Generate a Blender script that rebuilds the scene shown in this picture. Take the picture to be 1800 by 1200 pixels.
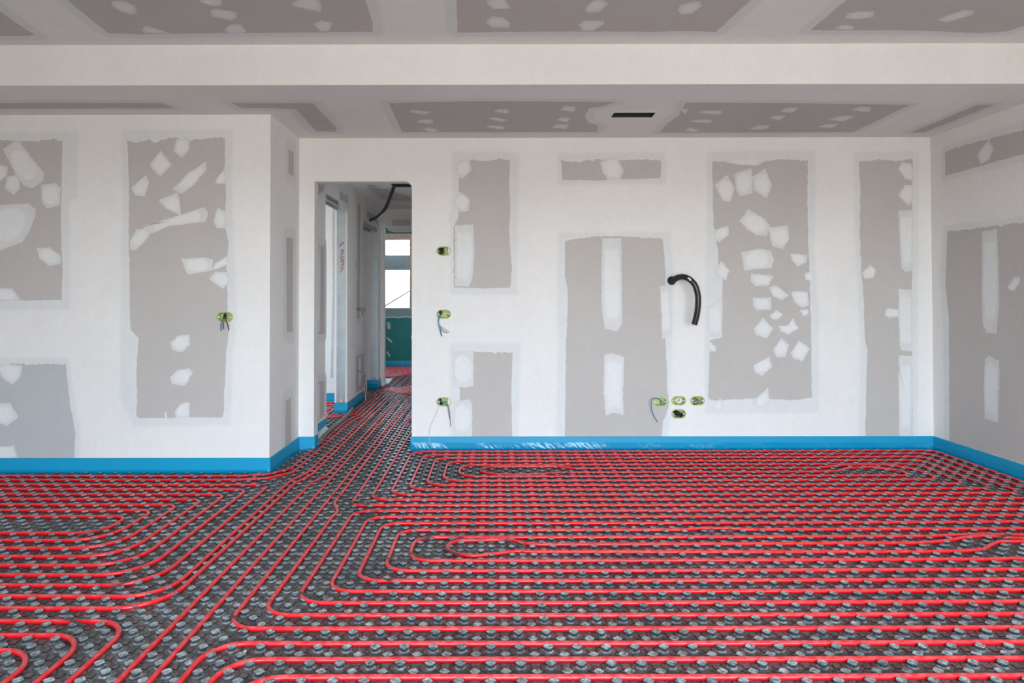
import bpy, bmesh, math, random
from mathutils import Vector, Matrix, noise

# ------------------------------------------------------------------ reset
for o in list(bpy.data.objects):
    bpy.data.objects.remove(o)
C = bpy.context.scene.collection
S = bpy.context.scene
random.seed(7)

# ------------------------------------------------------------------ camera
F_PX, CX, CY = 1135.469, 864.868, 503.645
PITCH, YAW, ROLL, CAM_H = 0.01491, -0.00172, -0.00136, 1.23266
_f = Vector((math.sin(YAW)*math.cos(PITCH), math.cos(YAW)*math.cos(PITCH), math.sin(PITCH)))
_r = Vector((math.cos(YAW), -math.sin(YAW), 0))
_u = _r.cross(_f)
RT = _r*math.cos(ROLL) + _u*math.sin(ROLL)
UP = -_r*math.sin(ROLL) + _u*math.cos(ROLL)
FW = _f
CAM = Vector((0, 0, CAM_H))
cd = bpy.data.cameras.new('camera'); cam = bpy.data.objects.new('camera', cd); C.objects.link(cam)
cd.sensor_width = 36; cd.sensor_fit = 'HORIZONTAL'; cd.lens = 36*F_PX/1800
cd.shift_x = (900-CX)/1800; cd.shift_y = -(600-CY)/1800
cd.clip_start = 0.05; cd.clip_end = 200
M = Matrix((RT, UP, -FW)).transposed().to_4x4(); M.translation = CAM
cam.matrix_world = M
S.camera = cam

# ------------------------------------------------------------------ world (hazy daylight sky) and exposure
SKY_LO, SKY_HI, SKY_GROUND = (0.86, 0.97, 1.05, 1), (0.42, 0.60, 0.84, 1), (0.49, 0.455, 0.41, 1)
SKY_STRENGTH = 19.5
w = bpy.data.worlds.new('sky'); S.world = w; w.use_nodes = True
nt = w.node_tree; nt.nodes.clear()
tc = nt.nodes.new('ShaderNodeTexCoord'); sx = nt.nodes.new('ShaderNodeSeparateXYZ')
rp = nt.nodes.new('ShaderNodeValToRGB'); bg = nt.nodes.new('ShaderNodeBackground'); wo = nt.nodes.new('ShaderNodeOutputWorld')
mr = nt.nodes.new('ShaderNodeMapRange'); mr.inputs['From Min'].default_value = -1; mr.inputs['From Max'].default_value = 1
nt.links.new(tc.outputs['Generated'], sx.inputs[0]); nt.links.new(sx.outputs['Z'], mr.inputs['Value'])
nt.links.new(mr.outputs[0], rp.inputs[0]); nt.links.new(rp.outputs[0], bg.inputs[0]); nt.links.new(bg.outputs[0], wo.inputs[0])
cr = rp.color_ramp
cr.elements[0].position = 0.0; cr.elements[0].color = tuple(c*0.30 for c in SKY_GROUND[:3]) + (1,)
cr.elements[1].position = 1.0; cr.elements[1].color = SKY_HI
e = cr.elements.new(0.497); e.color = tuple(c*0.80 for c in SKY_GROUND[:3]) + (1,)
e = cr.elements.new(0.508); e.color = SKY_LO
e = cr.elements.new(0.535); e.color = SKY_LO
e = cr.elements.new(0.60); e.color = (0.62, 0.74, 0.88, 1)
bg.inputs['Strength'].default_value = SKY_STRENGTH

def portal(loc, rot, sxx, syy):
    ld = bpy.data.lights.new('window_portal', 'AREA'); ld.shape = 'RECTANGLE'; ld.size = sxx; ld.size_y = syy
    ld.cycles.is_portal = True
    o = bpy.data.objects.new('window_portal', ld); C.objects.link(o); o.location = loc; o.rotation_euler = rot
# terrace door behind the camera, left room window, far room window
REAR_Y = -1.6
WX0, WX1, WZ1 = -1.6, 2.9, 2.25
portal(((WX0+WX1)/2, REAR_Y-0.05, WZ1/2), (math.radians(90), 0, 0), WX1-WX0, WZ1)
portal((-4.95, 6.55, 1.4), (0, math.radians(-90), 0), 1.6, 1.5)
portal((-2.0, 11.33, 1.68), (math.radians(-90), 0, 0), 1.16, 1.3)

vs = S.view_settings
vs.view_transform = 'Standard'; vs.look = 'None'; vs.gamma = 1; vs.use_curve_mapping = False
vs.exposure = 0.0
S.cycles.max_bounces = 10; S.cycles.diffuse_bounces = 8

# ------------------------------------------------------------------ room dimensions (metres)
D, DL = 5.187, 4.509           # back wall, forward left wall
XL, XR = -1.559, 3.520         # return wall, right wall
H, HU, YB = 2.508, 2.752, 3.875  # lower ceiling, upper ceiling, bulkhead face
XLL = -5.0
DX0, DX1, DZ = -1.437, -0.653, 2.158  # corridor doorway
CHX = -1.546                   # corridor left wall
CZ = 2.43                      # corridor ceiling
ENDY, FARY = 8.85, 11.28
LAT_X, LAT_Y = -0.01, 2.3522
WC = (.735, .725, .71); HALO = (.655, .668, .668); BOARD = (.475, .45, .43); FILL = (.70, .71, .71)

# ------------------------------------------------------------------ helpers
def ray(x, y): return FW + RT*((x-CX)/F_PX) - UP*((y-CY)/F_PX)
def on_y(Y):
    def f(x, y):
        d = ray(x, y); return CAM + d*(Y/d.y)
    return f
def on_x(X):
    def f(x, y):
        d = ray(x, y); return CAM + d*(X/d.x)
    return f
def on_z(Z):
    def f(x, y):
        d = ray(x, y); return CAM + d*((Z-CAM_H)/d.z)
    return f
def lat(u, v, z=0.0):
    return Vector((LAT_X + .05*u, LAT_Y + .05*(v + .15 + min(.5, .0001*u*u)), z))

def tag(o, label=None, cat=None, group=None, kind=None):
    if label: o['label'] = label
    if cat: o['category'] = cat
    if group: o['group'] = group
    if kind: o['kind'] = kind
    return o
def mesh_obj(name, me, mat=None, parent=None, kind=None):
    o = bpy.data.objects.new(name, me); C.objects.link(o)
    if mat and not me.materials: me.materials.append(mat)
    if parent: o.parent = parent
    if kind: o['kind'] = kind
    return o
def bm_obj(name, bm, mat=None, parent=None, kind=None, smooth=False, origin=None):
    if origin is not None:
        bmesh.ops.translate(bm, verts=bm.verts, vec=-Vector(origin))
    if smooth:
        for f in bm.faces: f.smooth = True
    me = bpy.data.meshes.new(name); bm.to_mesh(me); bm.free()
    o = mesh_obj(name, me, mat, parent, kind)
    if origin is not None and parent is None: o.location = origin
    return o
def empty(name, loc, label, cat, group=None):
    o = bpy.data.objects.new(name, None); C.objects.link(o); o.location = loc
    o.empty_display_size = .05
    return tag(o, label, cat, group)
def add_box(bm, x0, x1, y0, y1, z0, z1, M=None):
    vs = [Vector((x, y, z)) for z in (z0, z1) for y in (y0, y1) for x in (x0, x1)]
    if M is not None: vs = [M @ v for v in vs]
    v = [bm.verts.new(p) for p in vs]
    for f in ((0,2,3,1),(4,5,7,6),(0,1,5,4),(2,6,7,3),(0,4,6,2),(1,3,7,5)):
        bm.faces.new([v[i] for i in f])
def add_tube(bm, pts, r, n=10, caps=True, rad=None):
    pts = [Vector(p) for p in pts]
    rings = []
    prev = None
    for i, p in enumerate(pts):
        t = (pts[min(i+1, len(pts)-1)] - pts[max(i-1, 0)]).normalized()
        if prev is None:
            a = Vector((0, 0, 1)) if abs(t.z) < .9 else Vector((1, 0, 0))
            nrm = (a - t*a.dot(t)).normalized()
        else:
            nrm = (prev - t*prev.dot(t)).normalized()
        prev = nrm
        b = t.cross(nrm); rr = rad(i) if rad else r
        rings.append([bm.verts.new(p + (nrm*math.cos(2*math.pi*k/n) + b*math.sin(2*math.pi*k/n))*rr) for k in range(n)])
    for a, b in zip(rings, rings[1:]):
        for k in range(n):
            f = bm.faces.new((a[k], a[(k+1) % n], b[(k+1) % n], b[k])); f.smooth = True
    if caps:
        bm.faces.new(rings[0][::-1]); bm.faces.new(rings[-1])
def smooth_path(pts, step=.006):
    """Catmull-Rom through the points"""
    P = [Vector(p) for p in pts]; P = [2*P[0]-P[1]] + P + [2*P[-1]-P[-2]]
    out = []
    for i in range(1, len(P)-2):
        n = max(2, int((P[i+1]-P[i]).length/step))
        for k in range(n):
            t = k/n
            out.append(.5*((2*P[i]) + (-P[i-1]+P[i+1])*t + (2*P[i-1]-5*P[i]+4*P[i+1]-P[i+2])*t*t + (-P[i-1]+3*P[i]-3*P[i+1]+P[i+2])*t**3))
    out.append(P[-2]); return out

# ------------------------------------------------------------------ materials
def new_mat(name):
    m = bpy.data.materials.new(name); m.use_nodes = True
    n = m.node_tree; b = n.nodes['Principled BSDF']
    return m, n, b
def simple(name, col, rough=.5, metal=0, spec=.5, noise_amt=0, scale=30, bump=0, col2=None):
    m, n, b = new_mat(name)
    b.inputs['Base Color'].default_value = (*col, 1); b.inputs['Roughness'].default_value = rough
    b.inputs['Metallic'].default_value = metal; b.inputs['Specular IOR Level'].default_value = spec
    if noise_amt or bump:
        tc = n.nodes.new('ShaderNodeTexCoord'); nz = n.nodes.new('ShaderNodeTexNoise')
        nz.inputs['Scale'].default_value = scale; nz.inputs['Detail'].default_value = 5
        n.links.new(tc.outputs['Object'], nz.inputs['Vector'])
        if noise_amt:
            mx = n.nodes.new('ShaderNodeMix'); mx.data_type = 'RGBA'
            mp = n.nodes.new('ShaderNodeMapRange'); mp.inputs['From Min'].default_value = .35; mp.inputs['From Max'].default_value = .7
            mp.inputs['To Max'].default_value = noise_amt
            c2 = col2 or tuple(min(1, c*1.6+.05) for c in col)
            mx.inputs[6].default_value = (*col, 1); mx.inputs[7].default_value = (*c2, 1)
            n.links.new(nz.outputs['Fac'], mp.inputs['Value']); n.links.new(mp.outputs[0], mx.inputs[0])
            n.links.new(mx.outputs[2], b.inputs['Base Color'])
        if bump:
            bp = n.nodes.new('ShaderNodeBump'); bp.inputs['Strength'].default_value = bump; bp.inputs['Distance'].default_value = .002
            n.links.new(nz.outputs['Fac'], bp.inputs['Height']); n.links.new(bp.outputs[0], b.inputs['Normal'])
    return m
def skin_mat():
    m, n, b = new_mat('plasterboard_and_compound')
    at = n.nodes.new('ShaderNodeAttribute'); at.attribute_name = 'Col'
    tc = n.nodes.new('ShaderNodeTexCoord')
    mpg = n.nodes.new('ShaderNodeMapping'); mpg.inputs['Scale'].default_value = (1.5, 1.5, 1)
    n1 = n.nodes.new('ShaderNodeTexNoise'); n1.inputs['Scale'].default_value = 2.2; n1.inputs['Detail'].default_value = 6
    n2 = n.nodes.new('ShaderNodeTexNoise'); n2.inputs['Scale'].default_value = 14; n2.inputs['Detail'].default_value = 4; n2.inputs['Distortion'].default_value = 1.0
    n.links.new(tc.outputs['Object'], mpg.inputs[0]); n.links.new(mpg.outputs[0], n1.inputs['Vector']); n.links.new(mpg.outputs[0], n2.inputs['Vector'])
    ma = n.nodes.new('ShaderNodeMath'); ma.operation = 'ADD'
    n.links.new(n1.outputs['Fac'], ma.inputs[0]); n.links.new(n2.outputs['Fac'], ma.inputs[1])
    mp = n.nodes.new('ShaderNodeMapRange'); mp.inputs['From Min'].default_value = .6; mp.inputs['From Max'].default_value = 1.4
    mp.inputs['To Min'].default_value = .96; mp.inputs['To Max'].default_value = 1.04
    n.links.new(ma.outputs[0], mp.inputs['Value'])
    vm = n.nodes.new('ShaderNodeVectorMath'); vm.operation = 'SCALE'
    n.links.new(at.outputs['Color'], vm.inputs[0]); n.links.new(mp.outputs[0], vm.inputs['Scale'])
    n.links.new(vm.outputs[0], b.inputs['Base Color'])
    b.inputs['Roughness'].default_value = .75; b.inputs['Specular IOR Level'].default_value = .25
    bp = n.nodes.new('ShaderNodeBump'); bp.inputs['Strength'].default_value = .15; bp.inputs['Distance'].default_value = .002
    n.links.new(n2.outputs['Fac'], bp.inputs['Height']); n.links.new(bp.outputs[0], b.inputs['Normal'])
    return m
SKIN = skin_mat()
def mat_floor(name, base, dust_sheen, amt, rough):
    m, n, b = new_mat(name)
    tc = n.nodes.new('ShaderNodeNewGeometry'); nz = n.nodes.new('ShaderNodeTexNoise')
    nz.inputs['Scale'].default_value = 55; nz.inputs['Detail'].default_value = 6; nz.inputs['Roughness'].default_value = .7
    nb = n.nodes.new('ShaderNodeTexNoise'); nb.inputs['Scale'].default_value = 2.5; nb.inputs['Detail'].default_value = 3
    n.links.new(tc.outputs['Position'], nz.inputs['Vector']); n.links.new(tc.outputs['Position'], nb.inputs['Vector'])
    sp = n.nodes.new('ShaderNodeSeparateXYZ'); n.links.new(tc.outputs['Normal'], sp.inputs[0])
    up = n.nodes.new('ShaderNodeMapRange'); up.inputs['From Min'].default_value = .3; up.inputs['From Max'].default_value = 1
    n.links.new(sp.outputs['Z'], up.inputs['Value'])
    a = n.nodes.new('ShaderNodeMapRange'); a.inputs['From Min'].default_value = .35; a.inputs['From Max'].default_value = .75
    n.links.new(nz.outputs['Fac'], a.inputs['Value'])
    m1 = n.nodes.new('ShaderNodeMath'); m1.operation = 'MULTIPLY'; n.links.new(up.outputs[0], m1.inputs[0]); n.links.new(a.outputs[0], m1.inputs[1])
    m2 = n.nodes.new('ShaderNodeMath'); m2.operation = 'MULTIPLY'; n.links.new(m1.outputs[0], m2.inputs[0]); n.links.new(nb.outputs['Fac'], m2.inputs[1])
    m3 = n.nodes.new('ShaderNodeMath'); m3.operation = 'MULTIPLY'; m3.inputs[1].default_value = amt*2; m3.use_clamp = True
    n.links.new(m2.outputs[0], m3.inputs[0])
    mx = n.nodes.new('ShaderNodeMix'); mx.data_type = 'RGBA'; mx.inputs[6].default_value = (*base, 1); mx.inputs[7].default_value = (*dust_sheen, 1)
    n.links.new(m3.outputs[0], mx.inputs[0]); n.links.new(mx.outputs[2], b.inputs['Base Color'])
    b.inputs['Roughness'].default_value = rough; b.inputs['Specular IOR Level'].default_value = .6
    bp = n.nodes.new('ShaderNodeBump'); bp.inputs['Strength'].default_value = .35; bp.inputs['Distance'].default_value = .0015
    n.links.new(nz.outputs['Fac'], bp.inputs['Height']); n.links.new(bp.outputs[0], b.inputs['Normal'])
    return m
MAT_STUD = mat_floor('black_plastic_stud', (.038, .049, .054), (.62, .68, .69), 1.3, .36)  # pale bluish tone on upward faces: dust plus painted sky reflection
MAT_BASE = mat_floor('black_plastic_mat', (.036, .040, .042), (.36, .32, .31), .85, .42)
def pipe_mat():
    m, n, b = new_mat('red_pipe')
    g = n.nodes.new('ShaderNodeNewGeometry'); nz = n.nodes.new('ShaderNodeTexNoise'); nz.inputs['Scale'].default_value = 38; nz.inputs['Detail'].default_value = 6
    n.links.new(g.outputs['Position'], nz.inputs['Vector'])
    sp = n.nodes.new('ShaderNodeSeparateXYZ'); n.links.new(g.outputs['Normal'], sp.inputs[0])
    up = n.nodes.new('ShaderNodeMapRange'); up.inputs['From Min'].default_value = .3; up.inputs['From Max'].default_value = 1
    n.links.new(sp.outputs['Z'], up.inputs['Value'])
    a = n.nodes.new('ShaderNodeMapRange'); a.inputs['From Min'].default_value = .4; a.inputs['From Max'].default_value = .75; a.inputs['To Min'].default_value = .04; a.inputs['To Max'].default_value = .36
    n.links.new(nz.outputs['Fac'], a.inputs['Value'])
    m1 = n.nodes.new('ShaderNodeMath'); m1.operation = 'MULTIPLY'; n.links.new(up.outputs[0], m1.inputs[0]); n.links.new(a.outputs[0], m1.inputs[1])
    mx = n.nodes.new('ShaderNodeMix'); mx.data_type = 'RGBA'; mx.inputs[6].default_value = (.72, .005, .012, 1); mx.inputs[7].default_value = (.80, .42, .40, 1)
    n.links.new(m1.outputs[0], mx.inputs[0]); n.links.new(mx.outputs[2], b.inputs['Base Color'])
    b.inputs['Roughness'].default_value = .30; b.inputs['Specular IOR Level'].default_value = .6
    return m
MAT_PIPE = pipe_mat()
MAT_BLUE = simple('blue_foam_strip', (.0, .29, .51), .45, noise_amt=.25, scale=60, bump=.3, col2=(.01, .36, .58))
MAT_FILM = simple('blue_film', (.0, .25, .46), .15, spec=.38)
MAT_LIME = simple('lime_plastic_box', (.36, .43, .11), .5, noise_amt=.6, scale=120, col2=(.62, .66, .40))
MAT_WHITE = simple('white_plastic', (.8, .8, .8), .4)
MAT_BLACK = simple('black_tube', (.012, .014, .013), .32, noise_amt=.15, scale=80)
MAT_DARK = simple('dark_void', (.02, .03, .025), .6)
MAT_GREY = simple('grey_conduit', (.17, .18, .17), .55, noise_amt=.5, scale=60, col2=(.32, .32, .31))
MAT_STEEL = simple('galvanised_steel', (.42, .46, .48), .38, metal=.7, noise_amt=.35, scale=14, col2=(.60, .64, .65))
MAT_GREENBOARD = simple('green_moisture_board', (.010, .16, .15), .7, noise_amt=.2, scale=5, col2=(.03, .2, .19))
MAT_CONC = simple('concrete_board', (.33, .32, .29), .9, noise_amt=.6, scale=25)
MAT_BACKLIT = simple('backlit_dark_concrete', (.045, .045, .042), .95, noise_amt=.5, scale=14, col2=(.07, .068, .06))  # albedo darkened to paint the beam's backlit shade against the sky
MAT_WOOD = simple('pale_timber', (.50, .36, .26), .7, noise_amt=.4, scale=20)
WIRES = {k: simple(k+'_wire', c, .4) for k, c in dict(blue=(.01, .22, .45), brown=(.12, .05, .02), black=(.02, .02, .025), grey=(.25, .30, .33), white=(.7, .68, .62), orange=(.6, .25, .05)).items()}
MAT_RED = simple('red_marker', (.5, .02, .01), .6)
MAT_PENCIL = simple('pencil_line', (.36, .35, .34), .7)
MAT_CLIP = simple('black_clip', (.035, .042, .045), .45, noise_amt=.4, scale=80)
MAT_FOAM = simple('white_insulation', (.75, .78, .78), .7, noise_amt=.5, scale=40, col2=(.5, .52, .52))
MAT_GLASS = simple('clear_film', (.8, .85, .85), .12)

def set_col(me, cols):
    ca = me.color_attributes.new('Col', 'FLOAT_COLOR', 'POINT')
    flat = []
    for c in cols: flat += [c[0], c[1], c[2], 1]
    ca.data.foreach_set('color', flat)
def const_col(o, c):
    set_col(o.data, [c]*len(o.data.vertices))

# ------------------------------------------------------------------ walls with openings
def fill_loops(loops):
    """planar triangulation of loops (outer first, then holes)"""
    bm = bmesh.new(); edges = []
    for lp in loops:
        vs = [bm.verts.new(p) for p in lp]
        edges += [bm.edges.new((vs[i], vs[(i+1) % len(vs)])) for i in range(len(vs))]
    bmesh.ops.triangle_fill(bm, use_beauty=True, edges=edges)
    return bm
def wall(name, outer, holes, normal, thick, col=WC, mat=None):
    """front face in the given plane, thickness away from the room"""
    bm = fill_loops([outer]+holes)
    n = Vector(normal)
    bmesh.ops.recalc_face_normals(bm, faces=bm.faces)
    if bm.faces[:][0].normal.dot(n) < 0: bmesh.ops.reverse_faces(bm, faces=bm.faces)
    fr = bm.faces[:]
    r = bmesh.ops.extrude_face_region(bm, geom=fr, use_keep_orig=True)
    ev = [g for g in r['geom'] if isinstance(g, bmesh.types.BMVert)]
    bmesh.ops.translate(bm, verts=ev, vec=-n*thick)
    bmesh.ops.recalc_face_normals(bm, faces=bm.faces)
    o = bm_obj(name, bm, mat or SKIN, kind='structure')
    if not mat: const_col(o, col)
    return o
def capsule(f, cx, cy, w, h, n=8):
    """rounded double-box outline around a photo point, on the plane mapping f; returns 3D loop"""
    c = f(cx, cy); ex = (f(cx+10, cy)-c).normalized(); ez = Vector((0, 0, 1))
    pts = []; r = h/2
    for s in (1, -1):
        for k in range(n+1):
            a = -math.pi/2 + math.pi*k/n
            pts.append(c + ex*(s*(w/2-r) + s*r*math.cos(a)) + ez*(s*r*math.sin(a)))
    return pts

BACK, LEFT, RIGHT, RET = on_y(D), on_y(DL), on_x(XR), on_x(XL)
CORR = on_x(CHX)
boxes_back = [(780, 441), (780, 552), (780, 706), (1160, 706), (1193, 704), (1226, 704), (1193, 727)]
box_left = (395, 557)
boxes_corr = [(626.5, 466), (627.5, 543), (628, 652)]
BW, BH = .108, .064

def rect_y(x0, x1, z0, z1, y): return [Vector((x0, y, z0)), Vector((x1, y, z0)), Vector((x1, y, z1)), Vector((x0, y, z1))]
def rect_x(y0, y1, z0, z1, x): return [Vector((x, y0, z0)), Vector((x, y1, z0)), Vector((x, y1, z1)), Vector((x, y0, z1))]
door = [Vector((DX0, D, -.0)), Vector((DX1, D, 0)), Vector((DX1, D, DZ-.055))] + \
       [Vector((DX1-.055+.055*math.cos(a), D, DZ-.055+.055*math.sin(a))) for a in [math.pi*.1*k for k in range(1, 6)]] + [Vector((DX0, D, DZ))]
outer_back = [Vector((XL-.2, D, 0)), door[0]] + door[:0] + [door[0]+Vector((0, 0, 0))]
# the doorway reaches the floor, so it is a notch in the outline
outer_back = [Vector((XL-.2, D, 0)), Vector((DX0, D, 0)), Vector((DX0, D, DZ))] + \
             list(reversed([p for p in door[2:-1]])) + [Vector((DX1, D, 0)), Vector((XR+.1, D, 0)), Vector((XR+.1, D, H+.25)), Vector((XL-.2, D, H+.25))]
wall_back = wall('wall_back', outer_back, [capsule(BACK, x, y, BW, BH) for x, y in boxes_back], (0, -1, 0), .11)
wall_left = wall('wall_left', rect_y(XLL, XL, 0, HU, DL), [capsule(LEFT, *box_left, BW, BH)], (0, -1, 0), .11)
wall_return = wall('wall_return', rect_x(DL+.1101, D, 0, HU, XL), [], (1, 0, 0), .11)
wall_right = wall('wall_right', rect_x(REAR_Y, D, 0, HU, XR), [], (-1, 0, 0), .12)
wall_side = wall('wall_left_side', rect_x(REAR_Y, DL, 0, HU, XLL), [], (1, 0, 0), .12)
wall_rear = wall('wall_rear', [Vector((XLL, REAR_Y, 0)), Vector((WX0, REAR_Y, 0)), Vector((WX0, REAR_Y, WZ1)), Vector((WX1, REAR_Y, WZ1)), Vector((WX1, REAR_Y, 0)), Vector((XR, REAR_Y, 0)), Vector((XR, REAR_Y, HU)), Vector((XLL, REAR_Y, HU))], [], (0, 1, 0), .25)

# ceilings
def slab(name, outer, holes, nz, thick, col=WC):
    return wall(name, outer, holes, (0, 0, nz), thick, col)
LOW, UPP = on_z(H), on_z(HU)
vent = [LOW(1073.5, 206.5), LOW(1145.5, 206.5), LOW(1153, 197.5), LOW(1079, 197.5)]
vx0 = (vent[0].x+vent[3].x)/2; vx1 = (vent[1].x+vent[2].x)/2; vy1 = (vent[0].y+vent[1].y)/2; vy0 = (vent[2].y+vent[3].y)/2
def rect_z(x0, x1, y0, y1, z): return [Vector((x0, y0, z)), Vector((x1, y0, z)), Vector((x1, y1, z)), Vector((x0, y1, z))]
ceil_low = slab('ceiling', rect_z(XLL, XR, YB+.001, D, H), [rect_z(vx0, vx1, vy0, vy1, H)], -1, .06)
ceil_up = slab('ceiling', rect_z(XLL, XR, REAR_Y, YB, HU), [], -1, .10)
bulk = wall('wall_bulkhead', rect_y(XLL, XR, H-.0005, HU, YB), [], (0, -1, 0), .0009)

# corridor, left room, far room shell
T2 = .131
corr_l = wall('wall_corridor_left', [Vector((CHX, D+.11, 0)), Vector((CHX, 5.95, 0)), Vector((CHX, 5.95, 2.19)), Vector((CHX, 6.84, 2.19)), Vector((CHX, 6.84, 0)),
      Vector((CHX, 7.68, 0)), Vector((CHX, 7.68, 2.14)), Vector((CHX, 8.70, 2.14)), Vector((CHX, 8.70, 0)), Vector((CHX, ENDY, 0)), Vector((CHX, ENDY, CZ)), Vector((CHX, D+.11, CZ))],
      [capsule(CORR, x, y, BW, BH) for x, y in boxes_corr], (1, 0, 0), T2)
corr_r = wall('wall_corridor_right', rect_x(D+.11, ENDY, 0, CZ, DX1+.02), [], (-1, 0, 0), .1)
slotx0, slotx1, sloty0, sloty1 = -1.09, -.66, 6.83, 7.06
ceil_c = slab('ceiling', rect_z(CHX, DX1+.02, D+.11, ENDY, CZ), [rect_z(slotx0, slotx1, sloty0, sloty1, CZ)], -1, .02)
end_w = wall('wall_corridor_end', [Vector((-1.66, ENDY, 0)), Vector((-1.49, ENDY, 0)), Vector((-1.49, ENDY, 2.185)), Vector((-.78, ENDY, 2.185)), Vector((-.78, ENDY, 0)), Vector((-.5, ENDY, 0)), Vector((-.5, ENDY, CZ+.05)), Vector((-1.66, ENDY, CZ+.05))], [], (0, -1, 0), .1)
lr_back = wall('wall_left_room_back', rect_y(XLL, CHX-T2, 0, CZ, 7.53), [], (0, -1, 0), .06)
lr_front = wall('wall_left_room_front', rect_y(XLL, CHX-T2, 0, CZ, 5.5), [], (0, 1, 0), .1)
lr_side = wall('wall_left_room_side', rect_x(5.5, 7.53, 0, CZ, -4.9), [rect_x(5.8, 7.3, .6, 2.2, -4.9)], (1, 0, 0), .1)
lr_ceil = slab('ceiling', rect_z(-4.9, CHX-T2, 5.5, 7.53, CZ), [], -1, .04)
alc = wall('wall_alcove', rect_x(7.6, 8.9, 0, CZ, -2.4), [], (1, 0, 0), .1)
alc2 = wall('wall_alcove_back', rect_y(-2.4, CHX-T2, 0, CZ, 8.86), [], (0, -1, 0), .1)
alc3 = slab('ceiling', rect_z(-2.4, CHX-T2, 7.6, 8.86, CZ), [], -1, .04)
wz0, wz1 = 1.03, 2.33
fr_back = wall('wall_far_room', rect_y(-3.2, -.4, 0, 2.45, FARY), [rect_y(-2.58, -1.415, wz0, wz1, FARY)], (0, -1, 0), .12, mat=MAT_GREENBOARD)
fr_l = wall('wall_far_room_left', rect_x(ENDY+.1, FARY, 0, 2.45, -3.2), [], (1, 0, 0), .1)
fr_r = wall('wall_far_room_right', rect_x(ENDY+.1, FARY, 0, 2.45, -.4), [], (-1, 0, 0), .1)
fr_c = slab('ceiling', rect_z(-3.2, -.4, ENDY+.1, FARY, 2.45), [], -1, .04)
fr_f = wall('wall_far_room_front', rect_y(-3.2, -1.66, 0, 2.45, ENDY+.1), [], (0, 1, 0), .05)

# concrete slab under everything
bm = bmesh.new(); add_box(bm, XLL-.2, XR+.3, REAR_Y-.25, FARY+.2, -.15, -.001)
floor = bm_obj('floor', bm, MAT_CONC, kind='structure')

# ------------------------------------------------------------------ compound patches and exposed board
def resample(poly, step):
    out = []
    for i in range(len(poly)):
        a, b = poly[i], poly[(i+1) % len(poly)]
        n = max(1, int((b-a).length/step))
        out += [a + (b-a)*k/n for k in range(n)]
    return out
def plane_basis(nrm):
    n = Vector(nrm); a = Vector((0, 0, 1)) if abs(n.z) < .5 else Vector((0, 1, 0))
    ex = a.cross(n).normalized(); return ex, n.cross(ex), n
def area2(P): return sum(P[i].x*P[(i+1) % len(P)].y - P[(i+1) % len(P)].x*P[i].y for i in range(len(P)))
def outline(f, nrm, px, step, jag, freq, seed):
    ex, ey, n = plane_basis(nrm)
    W = [f(*p) for p in px]; o = W[0]; d0 = o.dot(n)
    P = [Vector((p.dot(ex), p.dot(ey))) for p in W]
    if area2(P) < 0: P.reverse()
    P = resample(P, step); N = len(P); out = []
    for i in range(N):
        t = (P[(i+1) % N]-P[i-1]).normalized(); nn = Vector((t.y, -t.x))
        q = Vector((P[i].x*freq, P[i].y*freq, seed))
        k = noise.noise(q) + .5*noise.noise(q*2.7) + .35*noise.noise(q*6)
        amp = 1.0
        if jag == .0050 and nn.y > .8 and abs(n.z) < .5:   # ragged upper edges left by the filling knife
            k = -abs(noise.noise(q*1.6))*1.6 + .8*noise.noise(q*3.1) + .5*noise.noise(q*9); amp = 2.0
        out.append(P[i] + nn*k*jag*amp)
    return out, ex, ey, n, d0
def finish(name, verts2, faces, cols, basis, off, parent, label=None):
    ex, ey, n, d0 = basis
    me = bpy.data.meshes.new(name)
    me.from_pydata([ex*v.x + ey*v.y + n*(d0+off) for v in verts2], [], faces); me.update()
    # make sure the faces look into the room
    if len(me.polygons) and me.polygons[0].normal.dot(n) < 0: me.flip_normals()
    set_col(me, cols); o = mesh_obj(name, me, SKIN, parent)
    if label: o['label'] = label
    return o
_seed = [0]
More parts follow.
